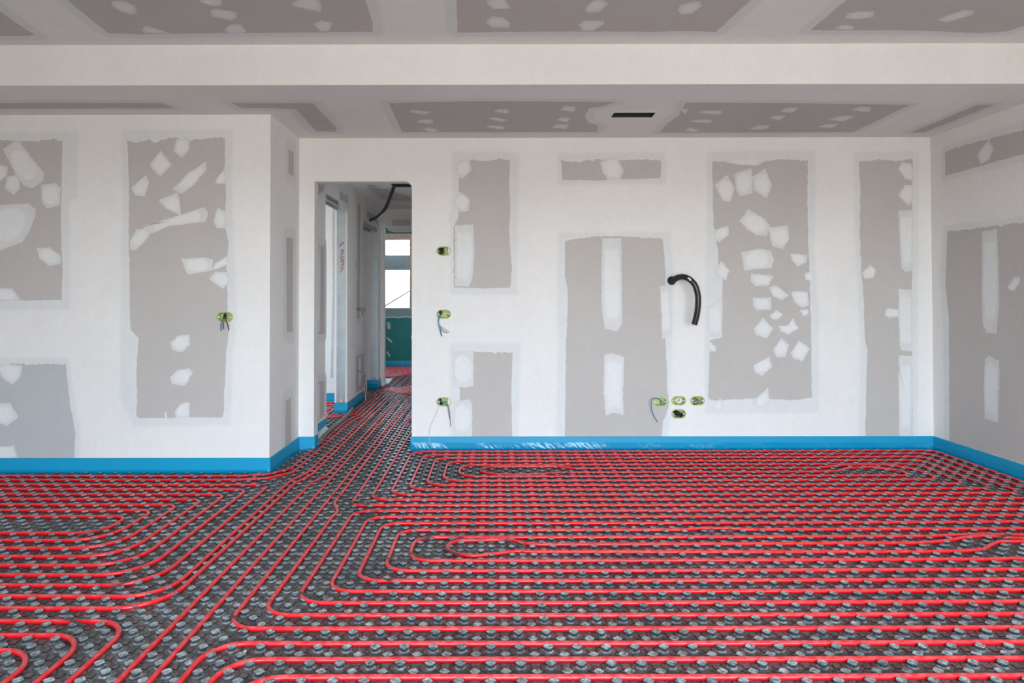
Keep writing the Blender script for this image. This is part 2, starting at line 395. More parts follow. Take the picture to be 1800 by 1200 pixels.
def board(parent, f, nrm, px, halo=None, hw=.035, jag=.0050, col=BOARD, step=.012, hcol=HALO, holes=(), band_holes=()):
    _seed[0] += 1; s = _seed[0]*3.7
    # feathered compound band round the bare board
    P, ex, ey, n, d0 = outline(f, nrm, halo or px, .02, .006, 6, s+1)
    if not halo:
        N = len(P); Q = []
        for i in range(N):
            t = (P[(i+2) % N]-P[i-2]).normalized(); Q.append(P[i] + Vector((t.y, -t.x))*hw)
        P = Q
    N = len(P); O = []
    for i in range(N):
        t = (P[(i+2) % N]-P[i-2]).normalized(); O.append(P[i] + Vector((t.y, -t.x))*.028)
    HL = [[Vector((q.dot(ex), q.dot(ey))) for q in h] for h in list(holes)+list(band_holes)]; HF = [q for h in HL for q in h]
    bm = fill_loops([[Vector((p.x, p.y, 0)) for p in P]] + [[Vector((q.x, q.y, 0)) for q in h] for h in HL])
    nO = len(P); P = P + HF
    idx = {v: i for i, v in enumerate(bm.verts)}
    faces = [[idx[v] for v in fc.verts] for fc in bm.faces]
    faces = [fc if area2([P[i] for i in fc]) > 0 else fc[::-1] for fc in faces]
    bm.free()
    M_ = len(P); faces += [[i, i+M_, (i+1) % N+M_, (i+1) % N] for i in range(N)]
    faces[len(faces)-N:] = [fc[::-1] if area2([(P+O)[j] for j in fc]) < 0 else fc for fc in faces[-N:]]
    finish('compound_band', P+O, faces, [hcol]*M_+[WC]*N, (ex, ey, n, d0), .0004, parent)
    P, ex, ey, n, d0 = outline(f, nrm, px, step*.7, jag, 19, s)
    HL = HL[:len(holes)]; HF = [q for h in HL for q in h]
    bm = fill_loops([[Vector((p.x, p.y, 0)) for p in P]] + [[Vector((q.x, q.y, 0)) for q in h] for h in HL]); P = P + HF
    idx = {v: i for i, v in enumerate(bm.verts)}
    faces = [[idx[v] for v in fc.verts] for fc in bm.faces]
    faces = [fc if area2([P[i] for i in fc]) > 0 else fc[::-1] for fc in faces]
    bm.free()
    finish('exposed_board', P, faces, [col]*len(P), (ex, ey, n, d0), .0008, parent)
def dab(parent, f, nrm, px, under=BOARD, strength=1.0, off=.0012, fill=FILL):
    _seed[0] += 1; s = _seed[0]*5.1
    P, ex, ey, n, d0 = outline(f, nrm, px, .005, .0046, 30, s)
    N = len(P); c = sum(P, Vector((0, 0)))/N
    rnd = random.Random(_seed[0]); c2 = c + Vector((rnd.uniform(-.006, .006), rnd.uniform(-.006, .006)))
    def mixc(t): return tuple(a+(b-a)*t for a, b in zip(under, fill))
    rings = [(1, .62), (.93, .68), (.66, .72), (.58, .97), (.25, 1.0)]
    V = []; cols = []
    sxx = sum((p.x-c.x)**2 for p in P)/N; syy = sum((p.y-c.y)**2 for p in P)/N; sxy = sum((p.x-c.x)*(p.y-c.y) for p in P)/N
    det = max(1e-12, sxx*syy-sxy*sxy)
    tr = sxx+syy; disc = math.sqrt(max(0, tr*tr/4-det)); elong = math.sqrt((tr/2+disc)/max(1e-12, tr/2-disc)); egg = elong < 2.0 and rnd.random() < .8
    def ell(p, k):
        d = p-c
        if not egg: return d*k*1.2
        q = math.sqrt(max(1e-12, (syy*d.x*d.x - 2*sxy*d.x*d.y + sxx*d.y*d.y)/det))
        return d*(min(k*1.60/q, k*1.25))
    for k, (sc, t) in enumerate(rings):
        cc = c2 if k > 2 else c
        for i, p in enumerate(P):
            V.append(cc + ((p-cc)*sc if k < 2 else ell(p, sc)))
            tt = t + .10*noise.noise(Vector((p.x*12, p.y*12, s+k)))
            cols.append(mixc(max(0, min(1, tt*strength))))
    V.append(c2); cols.append(mixc(strength)); faces = []
    for k in range(len(rings)-1):
        a, b = k*N, (k+1)*N
        faces += [[a+i, a+(i+1) % N, b+(i+1) % N, b+i] for i in range(N)]
    a = (len(rings)-1)*N
    faces += [[a+i, a+(i+1) % N, len(V)-1] for i in range(N)]
    finish('filler_patch', V, faces, cols, (ex, ey, n, d0), off + .00002*(_seed[0] % 17), parent)
NY, PX_, NX, NZ = (0, -1, 0), (1, 0, 0), (-1, 0, 0), (0, 0, -1)
BL2 = (.44, .455, .46)   # greyer board low on the left wall
# --- left wall
board(wall_left, LEFT, NY, [(-60,246),(0,245),(30,247),(60,248),(100,243),(110,247),(108,330),(107,400),(108,430),(110,480),(109,527),(0,528),(-60,528)], [(-60,236),(135,236),(133,345),(118,352),(121,540),(0,542),(-60,542)])
board(wall_left, LEFT, NY, [(-60,641),(0,640),(30,638),(115,639),(118,660),(121,690),(125,720),(133,760),(130,806),(-60,806)], [(-60,632),(119,632),(124,680),(130,720),(138,760),(136,806),(-60,806)], col=BL2)
board(wall_left, LEFT, NY, [(224,246),(240,250),(262,244),(270,250),(300,241),(335,245),(362,243),(380,240),(395,242),(395,290),(397,330),(396,400),(402,425),(398,470),(400,500),(400,547),(389,547.5),(383.5,550.5),(381,557),(383.5,563.5),(389,566.5),(400,567),(404,571),(401,590),(398,620),(396,660),(394,700),(392,734),(330,733),(243,735),(240,730),(241,690),(240,650),(244,595),(238,588),(229,578),(228,500),(226,400),(227,330)],
      [(218,232),(408,232),(404,300),(408,420),(412,540),(414,557),(411,575),(404,660),(402,744),(236,746),(214,700),(215,590),(218,400)], band_holes=[capsule(LEFT, *box_left, BW+.001, BH+.001)])
for p in ([(5,262),(28,246),(35,250),(78,305),(75,320),(55,331),(40,325),(28,307)], [(-10,290),(0,290),(14,293),(12,310),(0,320),(-10,322)], [(13,310),(33,308),(36,330),(25,343),(8,330)],
          [(73,325),(98,321),(107,330),(106,360),(82,367),(74,355)], [(-20,362),(50,357),(63,368),(62,380),(50,410),(40,425),(0,440),(-20,440)], [(65,437),(87,434),(108,450),(106,464),(88,468),(70,455)],
          [(-10,505),(22,507),(37,527),(-10,528)], [(263,290),(282,264),(302,290),(282,310),(270,300)], [(310,245),(335,243),(331,267),(320,278),(305,265)],
          [(231,330),(257,307),(263,320),(255,345),(238,344)], [(304,332),(330,305),(362,284),(362,300),(340,325),(318,342)], [(278,352),(313,338),(319,380),(290,365)], [(378,320),(395,295),(397,322),(383,324)],
          [(250,398),(300,383),(360,364),(366,375),(362,390),(300,397),(262,412)], [(375,390),(382,366),(396,370),(400,400),(382,402)], [(228,425),(240,403),(265,400),(262,415),(240,440),(229,438)],
          [(318,455),(360,452),(375,456),(372,475),(330,483)], [(372,475),(378,462),(398,450),(404,462),(382,473)], [(367,490),(378,477),(402,478),(404,495),(392,508)],
          [(300,602),(312,590),(333,587),(334,605),(320,619),(303,615)], [(299,663),(312,650),(333,647),(340,655),(325,678),(301,674)], [(307,725),(318,708),(333,707),(333,734),(310,734)], [(289,720),(293,722),(296,734),(290,734)]):
    dab(wall_left, LEFT, NY, p)
for p in ([(-8,643),(10,640),(40,642),(36,660),(24,676),(15,672),(3,662)], [(-10,708),(18,708),(33,733),(12,748),(-10,742)], [(-10,785),(25,783),(31,804),(-10,806)]):
    dab(wall_left, LEFT, NY, p, under=BL2)
# --- return wall
board(wall_return, RET, PX_, [(507,262),(516,265),(516,310),(507,305)], hw=.06)
board(wall_return, RET, PX_, [(503,417),(515,418),(514,585),(504,583)], hw=.07)
board(wall_return, RET, PX_, [(502,703),(511,696),(512,775),(501,787)], hw=.06)
# --- back wall
board(wall_back, BACK, NY, [(807,282),(830,280),(860,282),(880,278),(896,280),(895,320),(897,360),(895,400),(897,440),(900,470),(897,505),(850,507),(798,505),(797,400),(806,380),(806,330)], [(797,270),(912,270),(908,340),(906,508),(910,515),(794,515),(794,390),(797,330)])
board(wall_back, BACK, NY, [(832,617),(870,618),(901,618),(899,680),(900,770),(808,770),(808,679),(832,679)], [(793,606),(912,606),(908,770),(794,770)])
board(wall_back, BACK, NY, [(986,281),(1010,284),(1050,279),(1085,281),(1130,279),(1163,281),(1161,313),(1110,315),(1050,317),(989,316)], [(982,272),(1165,270),(1170,290),(1168,320),(985,322)])
board(wall_back, BACK, NY, [(993,423),(1020,418),(1060,414),(1100,415),(1165,418),(1167,440),(1170,480),(1170,600),(1172,650),(1173,690),(1175,696),(1175,716),(1173,724),(1165,740),(1163,770),(993,770),(995,600),(999,520),(993,480)],
      [(984,412),(1175,410),(1182,478),(1176,685),(1175.5,694),(1175.5,718),(1174,728),(1170,770),(980,770),(984,600),(982,500)], holes=[capsule(BACK, 1160, 706, BW+.001, BH+.001)])
board(wall_back, BACK, NY, [(1252,283),(1275,283),(1290,280),(1330,285),(1360,280),(1420,281),(1419,350),(1421,440),(1423,480),(1425,560),(1426,640),(1427,698),(1400,703),(1330,700),(1250,704),(1245,698),(1246,660),(1248,597),(1269,592),(1270,490),(1262,462),(1262,440),(1254,393)],
      [(1245,270),(1430,268),(1432,350),(1428,430),(1436,560),(1436,722),(1242,725),(1243,700),(1241,600),(1243,480),(1246,380)])
board(wall_back, BACK, NY, [(1510,283),(1545,280),(1575,282),(1595,280),(1604,279),(1603,450),(1604,770),(1521,770),(1522,700),(1525,615),(1520,600),(1518,520),(1514,480),(1511,400),(1512,330)], [(1503,270),(1612,268),(1610,770),(1512,770),(1516,610),(1505,400)])
for p in ([(803,283),(826,280),(828,300),(812,315),(803,308)], [(797,352),(808,336),(826,350),(824,370),(810,373),(800,366)], [(800,396),(832,394),(834,440),(830,490),(824,504),(800,503)],
          [(794,616),(832,616),(832,679),(797,679)], [(797,705),(826,702),(830,710),(830,768),(796,768)], [(1055,285),(1067,276),(1085,276),(1097,300),(1090,315),(1070,316),(1060,305)], [(1160,503),(1178,500),(1180,590),(1164,596)],
          [(1058,419),(1092,418),(1093,480),(1093,570),(1085,582),(1063,578),(1058,540),(1057,480)], [(1062,624),(1075,620),(1097,627),(1095,700),(1096,729),(1078,725),(1065,730),(1061,690)],
          [(1256,325),(1277,307),(1292,330),(1284,355),(1270,352)], [(1291,305),(1320,296),(1324,318),(1322,340),(1300,345),(1293,330)], [(1323,310),(1345,296),(1357,325),(1348,348),(1325,335)],
          [(1300,388),(1315,367),(1345,385),(1354,398),(1348,415),(1330,413),(1312,402)], [(1350,400),(1385,396),(1387,420),(1375,438),(1357,432)], [(1255,405),(1280,396),(1281,412),(1264,426),(1256,418)],
          [(1258,472),(1268,459),(1282,475),(1276,492),(1260,488)], [(1303,443),(1335,437),(1355,440),(1360,455),(1356,471),(1308,475)], [(1320,480),(1360,485),(1350,502),(1328,503),(1320,495)],
          [(1352,505),(1364,501),(1387,519),(1374,527),(1358,520)], [(1323,523),(1355,523),(1355,544),(1330,545),(1323,538)], [(1353,553),(1364,543),(1377,553),(1366,562),(1356,560)],
          [(1389,446),(1402,446),(1418,449),(1418,461),(1402,468),(1392,458)], [(1390,513),(1402,511),(1420,513),(1422,537),(1410,541),(1395,530)], [(1406,545),(1421,542),(1422,553),(1412,557)], [(1415,480),(1428,475),(1430,495),(1416,492)],
          [(1325,578),(1341,558),(1359,578),(1348,595),(1328,588)], [(1368,572),(1384,572),(1394,560),(1404,577),(1385,588),(1372,582)], [(1358,615),(1373,594),(1387,606),(1380,627),(1365,628)],
          [(1390,620),(1404,598),(1424,612),(1410,635),(1394,630)], [(1323,642),(1353,626),(1357,645),(1340,660),(1328,655)], [(1324,705),(1350,681),(1353,710),(1335,718),(1325,714)], [(1245,597),(1260,612),(1258,618),(1247,617)],
          [(1258,705),(1268,700),(1270,720),(1252,722)], [(1579,298),(1585,285),(1602,288),(1606,318),(1592,315)], [(1579,342),(1590,325),(1605,325),(1605,350),(1597,361),(1584,350)],
          [(1579,370),(1605,369),(1604,475),(1592,478),(1584,470)], [(1580,508),(1603,509),(1604,600),(1605,618),(1582,615),(1579,560)], [(1579,624),(1604,626),(1603,768),(1580,768)],
          [(1514,480),(1530,465),(1540,473),(1535,488),(1520,490)], [(1556,545),(1562,541),(1580,545),(1580,556),(1562,560),(1555,553)],
          [(1243,540),(1268,520),(1269,590),(1245,592)], [(1268,283),(1300,278),(1350,281),(1330,291),(1290,289)]):
    dab(wall_back, BACK, NY, p)
# --- right wall
board(wall_right, RIGHT, NX, [(1661,266),(1690,256),(1700,253),(1720,247),(1740,243),(1760,237),(1780,232),(1800,228),(1860,208),(1860,256),(1800,270),(1740,287),(1700,298),(1662,309)], [(1657,262),(1690,250),(1800,214),(1860,195),(1860,264),(1800,280),(1700,306),(1657,316)])
board(wall_right, RIGHT, NX, [(1666,405),(1700,402),(1800,390),(1880,381),(1880,838),(1800,815),(1669,775),(1668,560),(1662,500),(1664,440)], [(1660,399),(1700,395),(1760,388),(1800,383),(1880,374),(1880,838),(1800,815),(1662,773),(1660,600),(1655,480)])
for p in ([(1717,272),(1738,246),(1747,260),(1740,280),(1725,288)], [(1727,406),(1753,403),(1755,450),(1757,530),(1752,586),(1735,585),(1728,570),(1726,500)],
          [(1731,632),(1738,625),(1757,634),(1757,680),(1754,743),(1731,735),(1730,680)], [(1771,505),(1782,488),(1794,486),(1792,500),(1785,512),(1775,510)]):
    dab(wall_right, RIGHT, NX, p)
# --- lower ceiling
for p in ([(-60,181),(0,181),(100,180),(200,181),(285,181),(306,190),(0,191),(-60,191)], [(407,181),(550,181),(592,225),(590,232),(555,230),(520,192),(480,190),(425,190)],
          [(683,181),(800,178),(920,178),(1085,179),(1062,186),(1035,190),(1028,205),(1035,216),(1052,220),(1050,232),(707,232)],
          [(1205,180),(1400,181),(1600,184),(1500,232),(1158,233),(1175,215),(1195,200)], [(1718,184),(1748,184),(1625,232),(1600,233)]):
    c1 = [(393,178),(562,178),(602,224),(600,235),(546,234),(512,195),(480,194),(416,194)] if p[0][0] == 407 else None
    board(ceil_low, LOW, NZ, p, halo=c1, hw=.045)
def cdab(parent, f, ox, pts, under=BOARD):
    dab(parent, f, NZ, [(ox+x/3, y/3) for x, y in pts], strength=.95)
for p in ([(358,590),(370,577),(480,590),(440,605)], [(395,645),(410,630),(487,628),(480,652)], [(430,680),(460,668),(520,688),(470,697)], [(800,590),(830,573),(882,576),(880,598)],
          [(775,625),(800,615),(880,632),(845,642)], [(760,668),(780,660),(860,664),(855,682)], [(1152,578),(1180,556),(1242,563),(1225,590)], [(1130,632),(1160,617),(1208,620),(1195,645)], [(1105,672),(1130,655),(1200,655),(1185,680)]):
    cdab(ceil_low, LOW, 600, p)
for p in ([(80,595),(110,582),(208,582),(200,603)], [(35,642),(60,630),(158,630),(150,648)], [(8,685),(40,672),(95,685),(60,695)], [(-20,585),(0,573),(35,573),(10,600)],
          [(515,588),(540,567),(615,567),(580,595)], [(450,622),(490,608),(548,608),(510,632)], [(350,680),(390,660),(468,658),(440,680)], [(888,580),(930,560),(992,565),(985,590)],
          [(770,630),(820,612),(915,608),(850,640)], [(710,670),(750,655),(825,652),(790,672)]):
    cdab(ceil_low, LOW, 1200, p)
# --- upper ceiling
for p in ([(-90,-45),(-80,-45),(0,20),(62,62),(0,63),(-90,63)], [(60,-45),(118,0),(190,58),(250,60),(400,58),(655,56),(655,40),(642,0),(625,-45)],
          [(800,-45),(803,0),(804,57),(900,56),(1060,55),(1150,56),(1205,54),(1258,56),(1320,0),(1372,-45)],
          [(1545,-45),(1487,0),(1425,53),(1600,53),(1720,58),(1770,55),(1800,45),(1850,20),(1850,-45)]):
    board(ceil_up, UPP, NZ, p, hw=.05)
for ox, L in ((0, ([(585,15),(600,3),(660,5),(710,30),(727,72),(680,75),(610,45)], [(1052,10),(1060,-10),(1168,-10),(1168,25),(1130,32)], [(1110,60),(1120,43),(1245,60),(1250,90),(1220,107),(1120,85)],
                   [(1185,150),(1220,125),(1270,128),(1300,160),(1280,178),(1200,172)], [(745,152),(770,135),(850,158),(905,178),(760,172)], [(1540,15),(1600,-15),(1680,-10),(1697,40),(1690,62),(1600,45),(1545,30)],
                   [(1652,125),(1690,105),(1752,118),(1735,162),(1690,165)])),
              (600, ([(762,10),(780,-10),(860,-10),(893,45),(800,48)], [(762,115),(790,85),(850,88),(888,120),(885,147),(790,142)], [(1287,45),(1320,5),(1370,-5),(1413,15),(1360,62),(1300,65)],
                     [(1250,130),(1280,108),(1380,107),(1390,125),(1330,160),(1270,160)], [(1770,50),(1800,20),(1850,10),(1890,5),(1900,30),(1850,70),(1790,75)])),
              (1200, ([(858,95),(870,70),(920,58),(1010,58),(1005,88),(920,100)], [(800,150),(840,130),(905,135),(895,157)], [(1345,105),(1380,85),(1490,48),(1540,55),(1520,80),(1390,117)]))):
    for p in L: cdab(ceil_up, UPP, ox, p)
# --- corridor walls
board(corr_l, CORR, PX_, [(554.5,430),(570,431),(570,587),(553.5,587)], hw=.05)
dab(corr_l, CORR, PX_, [(555,432),(563.5,433),(562.5,583),(554.5,583)])
board(corr_l, CORR, PX_, [(555,322),(569,324),(569,334),(559,344),(555,345)], hw=.05)
board(corr_l, CORR, PX_, [(553,672),(570,668),(570,730),(552.5,745)], hw=.05)
dab(corr_l, CORR, PX_, [(554,675),(562.5,673),(562,738),(553.5,744)])
board(corr_l, CORR, PX_, [(597,334),(611,345),(612,359),(597,350)], hw=.05)
board(corr_l, CORR, PX_, [(628.5,356),(633,360),(632,560),(628,558)], hw=.06)
board(corr_l, CORR, PX_, [(626,626),(640,620),(640,680),(626,690)], hw=.05)
dab(corr_l, CORR, PX_, [(629.5,628),(635,626),(635,676),(630,680)])
board(corr_l, CORR, PX_, [(645,370),(655,376),(665,384),(665,397),(655,385),(645,380)], hw=.05)
LRB = on_y(7.53)
board(lr_back, LRB, NY, [(585,345),(591,345),(591,395),(589,420),(590,440),(586,664),(581,664),(585,500),(584,420)], hw=.08)
END = on_y(ENDY)
board(end_w, END, NY, [(690,385),(722,385),(722,397),(690,397)], hw=.06)
CCL = on_z(CZ)
board(ceil_c, CCL, NZ, [(643,324),(659,325),(664,331),(650,331)], hw=.05)
board(ceil_c, CCL, NZ, [(652,334),(680,334),(722,345),(722,354),(672,350)], hw=.05)

# ------------------------------------------------------------------ metal studs, far window
def stud_frame(y, xl, xr, ztop, parent):
    bm = bmesh.new()
    add_box(bm, xl, xr, y-.004, y-.001, .113, ztop)
    add_box(bm, xl, xl+.006, y-.012, y-.004, .113, ztop); add_box(bm, xr-.006, xr, y-.012, y-.004, .113, ztop)
    o = ms = bm_obj('metal_stud', bm, MAT_STEEL, parent); o['label'] = 'galvanised steel stud closing the wall end'
    bm = bmesh.new(); add_box(bm, xl, xr, y-.007, y-.0045, ztop-.16, ztop-.005)
    bm_obj('track_flange', bm, MAT_STEEL, ms)
    bm = bmesh.new(); bmesh.ops.create_uvsphere(bm, u_segments=10, v_segments=6, radius=.017)
    bmesh.ops.translate(bm, verts=bm.verts, vec=((xl+xr)/2+.01, y-.018, .135))
    o = bm_obj('foam_plug', bm, simple('pink_foam', (.7, .45, .33), .8), parent, smooth=True); o['label'] = 'small pinkish foam plug'
stud_frame(6.84, -1.655, -1.565, 2.19, corr_l)
# second jamb: recessed face
bm = bmesh.new(); add_box(bm, -1.80, CHX-T2, 8.70, 8.85, 0, CZ); jb = bm_obj('jamb_block', bm, SKIN, corr_l); const_col(jb, WC)
stud_frame(8.70, -1.643, -1.552, 2.14, corr_l)
# header tracks under both lintels
for y0, y1, z in ((5.95, 6.84, 2.19), (7.68, 8.70, 2.14)):
    bm = bmesh.new(); add_box(bm, CHX-.11, CHX-.02, y0, y1, z-.012, z-.001); add_box(bm, CHX-.115, CHX-.108, y0, y1, z-.045, z-.001); add_box(bm, CHX-.022, CHX-.015, y0, y1, z-.045, z-.001)
    bm_obj('header_track', bm, MAT_STEEL, corr_l)
# red scrawl on the steel stud
bm = bmesh.new(); rnd = random.Random(3); SP = on_y(6.84)
strokes = [[(597,434),(599,430)],[(600,431),(602,427)],[(603,428),(604,425)],[(598,445),(602,442),(604,446)],[(599,449),(603,446)],[(598,453),(604,450),(600,456)],[(599,459),(605,456)],[(600,462),(603,458),(604,464)],[(599,467),(605,464)],[(598,471),(604,468),(602,474)],[(599,478),(603,472)],[(600,441),(603,439)]]
for st in strokes:
    add_tube(bm, [SP(*p)+Vector((0, -.014, 0)) for p in st], .0035, 5)
o = bm_obj('red_scrawl', bm, MAT_RED, corr_l); o['label'] = 'red marker scrawl on the steel stud'
bm = bmesh.new(); add_tube(bm, [SP(600,440)+Vector((0,-.014,0)), SP(605,440)+Vector((0,-.014,0))], .007, 5)
o = bm_obj('blue_mark', bm, WIRES['blue'], corr_l); o['label'] = 'blue marker dot'
# faint pencil writing on bare board of the back wall
bm = bmesh.new()
for st in ([(846,475),(849,468),(853,463)], [(854,465),(861,463),(863,465),(860,470),(856,474)], [(870,464),(867,473),(870,474)], [(879,465),(887,464),(883,474),(881,478)]):
    add_tube(bm, [BACK(*p)+Vector((0, -.0011, 0)) for p in st], .0008, 4)
bm_obj('pencil_mark', bm, MAT_PENCIL, wall_back)

# far window
FW_ = on_y(FARY)
win = bpy.data.objects.new('window_1', None); C.objects.link(win); win.location = (0, 0, 0); win['kind'] = 'structure'
bm = bmesh.new(); wx0, wx1 = -2.58, -1.415
add_box(bm, wx1-.045, wx1, FARY-.005, FARY+.10, wz0, wz1)
add_box(bm, wx0, wx0+.045, FARY-.005, FARY+.10, wz0, wz1)
bm_obj('window_frame', bm, MAT_WOOD, win)
bm = bmesh.new(); add_box(bm, wx0, wx1-.045, FARY+.0, FARY+.10, wz1-.075, wz1); bm_obj('shutter_box', bm, MAT_WOOD, win)
bm = bmesh.new(); add_box(bm, wx0, wx1-.045, FARY+.02, FARY+.08, wz1-.11, wz1-.075); bm_obj('window_head', bm, MAT_STEEL, win)
bm = bmesh.new(); add_box(bm, wx0, wx1-.045, FARY-.01, FARY+.12, wz0-.005, wz0+.008); bm_obj('window_sill', bm, MAT_WHITE, win)
bm = bmesh.new(); add_box(bm, wx0, wx1-.045, FARY+.03, FARY+.035, 2.13, 2.145); bm_obj('glazing_bar', bm, MAT_STEEL, win)
m, n, b = new_mat('window_glass'); b.inputs['Transmission Weight'].default_value = 1; b.inputs['Roughness'].default_value = 0; b.inputs['IOR'].default_value = 1.0
bm = bmesh.new(); add_box(bm, wx0+.045, wx1-.045, FARY+.05, FARY+.056, wz0+.008, wz1-.11)
bm_obj('pane', bm, m, win)
bm = bmesh.new(); z0 = FW_(690, 474).z; z1 = FW_(690, 451).z
add_box(bm, -3.6, -.8, FARY+.8, FARY+.9, z0+.03, z1+.08)
o = bm_obj('concrete_beam', bm, MAT_BACKLIT, origin=(-2.2, FARY+.85, z0)); tag(o, 'grey concrete beam seen outside through the far window', 'beam')
bm = bmesh.new(); g1 = on_y(FARY+.7)
add_tube(bm, [g1(660,548), g1(722,510)], .013, 8)
add_tube(bm, [g1(693,533), g1(693,545)], .008, 8)
o = bm_obj('stair_rail', bm, MAT_BLACK, origin=(-1.9, FARY+.7, 1.0)); tag(o, 'thin slanting metal rail outside behind the far window', 'rail')
# compound on the green board
def green_patch(px):
    dab(fr_back, FW_, NY, px, under=(.05, .18, .17), fill=(.42, .48, .47))
board(fr_back, FW_, NY, [(668,544),(724,544),(724,556),(715,554),(700,556),(685,555),(668,557)], hw=.004, col=(.20,.30,.31), hcol=(.20,.30,.31))
for p in ([(680,566),(686,566),(687,578),(681,579)], [(678,592),(683,593),(690,600),(689,603),(683,599)], [(678,618),(682,617),(687,625),(685,628)], [(722,590),(726,588),(726,596),(723,597)]):
    green_patch(p)
# lintel trim of far doorway, and a solid dark bar painting the unlit gap above
bm = bmesh.new(); add_box(bm, -1.49, -.78, ENDY-.008, ENDY-.001, 2.180, 2.192); o = bm_obj('trim_1', bm, MAT_WHITE, kind='structure')
bm = bmesh.new(); add_box(bm, -1.5, -.78, 10.2, 10.3, 2.28, 2.44); o = bm_obj('gap_shade_bar', bm, MAT_DARK, kind='structure')

# ceiling recess boxes
def recess(name, x0, x1, y0, y1, z, h, label, mat):
    e = empty(name, ((x0+x1)/2, (y0+y1)/2, z), label, 'vent')
    bm = bmesh.new(); t = .002; cx, cy = (x0+x1)/2, (y0+y1)/2; a, b = (x1-x0)/2-.001, (y1-y0)/2-.001
    add_box(bm, -a, -a+t, -b, b, .0, h); add_box(bm, a-t, a, -b, b, .0, h)
    add_box(bm, -a, a, -b, -b+t, .0, h); add_box(bm, -a, a, b-t, b, .0, h); add_box(bm, -a, a, -b, b, h, h+t)
    bm_obj('duct', bm, mat, e)
    bm = bmesh.new(); r = .006
    add_box(bm, -a-r, a+r, -b-r, -b, -.002, .0); add_box(bm, -a-r, a+r, b, b+r, -.002, .0); add_box(bm, -a-r, -a, -b, b, -.002, .0); add_box(bm, a, a+r, -b, b, -.002, .0)
    o = bm_obj('rim', bm, SKIN, e); const_col(o, (.78, .76, .74))
    return e
MAT_DUCT = simple('dark_green_duct', (.010, .018, .014), .6)
ve = recess('ceiling_vent', vx0, vx1, vy0, vy1, H, .16, 'dark rectangular vent opening cut in the lower ceiling above the back wall', MAT_DUCT)
bm = bmesh.new(); bmesh.ops.create_icosphere(bm, subdivisions=3, radius=.045)
for v in bm.verts: v.co = Vector((v.co.x*1.3, v.co.y*.8, v.co.z*.5))*(1+.5*noise.noise(v.co*60))
bmesh.ops.translate(bm, verts=bm.verts, vec=(-(vx1-vx0)/2+.07, .02, .06))
o = bm_obj('crumpled_film', bm, simple('grey_film', (.4, .42, .41), .3), ve, smooth=False); o['label'] = 'crumpled grey plastic film'
recess('ceiling_vent', slotx0, slotx1, sloty0, sloty1, CZ, .12, 'dark slot opening in the corridor ceiling with the black hose hanging out', MAT_DARK)

# ------------------------------------------------------------------ studded floor mat
matE = empty('studded_floor_mat', (0, 2.4, 0), 'black studded insulation mat covering the whole floor under the red pipes', 'floor mat')
def in_floor(x, y, m=.03):
    if 1.45 < y < DL-m and XLL+1.2 < x < XR-m: return True
    if DL-m <= y < D-m and XL+m < x < XR-m: return True
    if D-m <= y < D+.15 and DX0+m < x < DX1-m: return True
    if D+.15 <= y < ENDY and CHX+m < x < DX1-.02: return True
    if 5.62 < y < 7.53-m-.01 and -2.9 < x < CHX-T2-m: return True
    if 5.95+m < y < 6.84-m and CHX-T2-m <= x <= CHX+m: return True
    if ENDY <= y < ENDY+.1 and -1.49+m < x < -.78-m: return True
    if ENDY+.1+m < y < FARY-m and -2.6 < x < -.45: return True
    return False
def stud_data(n_side=16, hi=True):
    V = []; Fc = []
    if hi: prof = [(.0200, .0038, 0), (.0180, .0056, 0), (.0160, .0066, 0), (.0142, .0072, 1), (.0140, .0138, 1), (.0160, .0146, 2), (.0176, .0153, 2), (.0178, .0186, 2), (.0166, .0200, 2), (.0085, .0197, 0), (.0070, .0188, 0), (.0035, .0192, 0)]
    else: prof = [(.0185, .0015, 0), (.0145, .0045, 0), (.0140, .0142, 0), (.0176, .0152, 2), (.0174, .0198, 2), (.0085, .0199, 0)]
    for r, z, kind in prof:
        for k in range(n_side):
            a = 2*math.pi*k/n_side
            rr = r
            if kind == 1: rr = r*((1.07, .90, .84, .92)[k % 4] if n_side == 32 else (1.04 if k % 2 else .86))
            if kind == 2: rr = r*(.915 + .085*math.cos(4*a) + (.02*math.cos(8*a) if hi else 0))
            V.append((rr*math.cos(a), rr*math.sin(a), z))
    n = n_side
    for j in range(len(prof)-1):
        for k in range(n):
            Fc.append((j*n+k, j*n+(k+1) % n, (j+1)*n+(k+1) % n, (j+1)*n+k))
    Fc.append(tuple(range((len(prof)-1)*n, len(prof)*n)))
    return V, Fc
hiV, hiF = stud_data(16, True); loV, loF = stud_data(8, False); neV, neF = stud_data(32, True)
stud_me = bpy.data.meshes.new('stud'); stud_me.from_pydata(neV, [], neF); stud_me.update(); stud_me.materials.append(MAT_STUD)
def project(p):
    d = p-CAM; z = d.dot(FW)
    return CX+F_PX*d.dot(RT)/z, CY-F_PX*d.dot(UP)/z, z
sites = []
for j in range(-18, 180):
    for i in range(-76, 72):
        if (i+j) % 2: continue
        p = lat(i, j)
        if in_floor(p.x, p.y): sites.append((p, i, j))
scored = []
for k, (p, i, j) in enumerate(sites):
    x, y, z = project(p + Vector((0, 0, .02)))
    if 0 <= x <= 1800 and y <= 1200: scored.append((z, k))
scored.sort(); near = set(k for z, k in scored[:300])
V = []; Fc = []
rnd = random.Random(5)
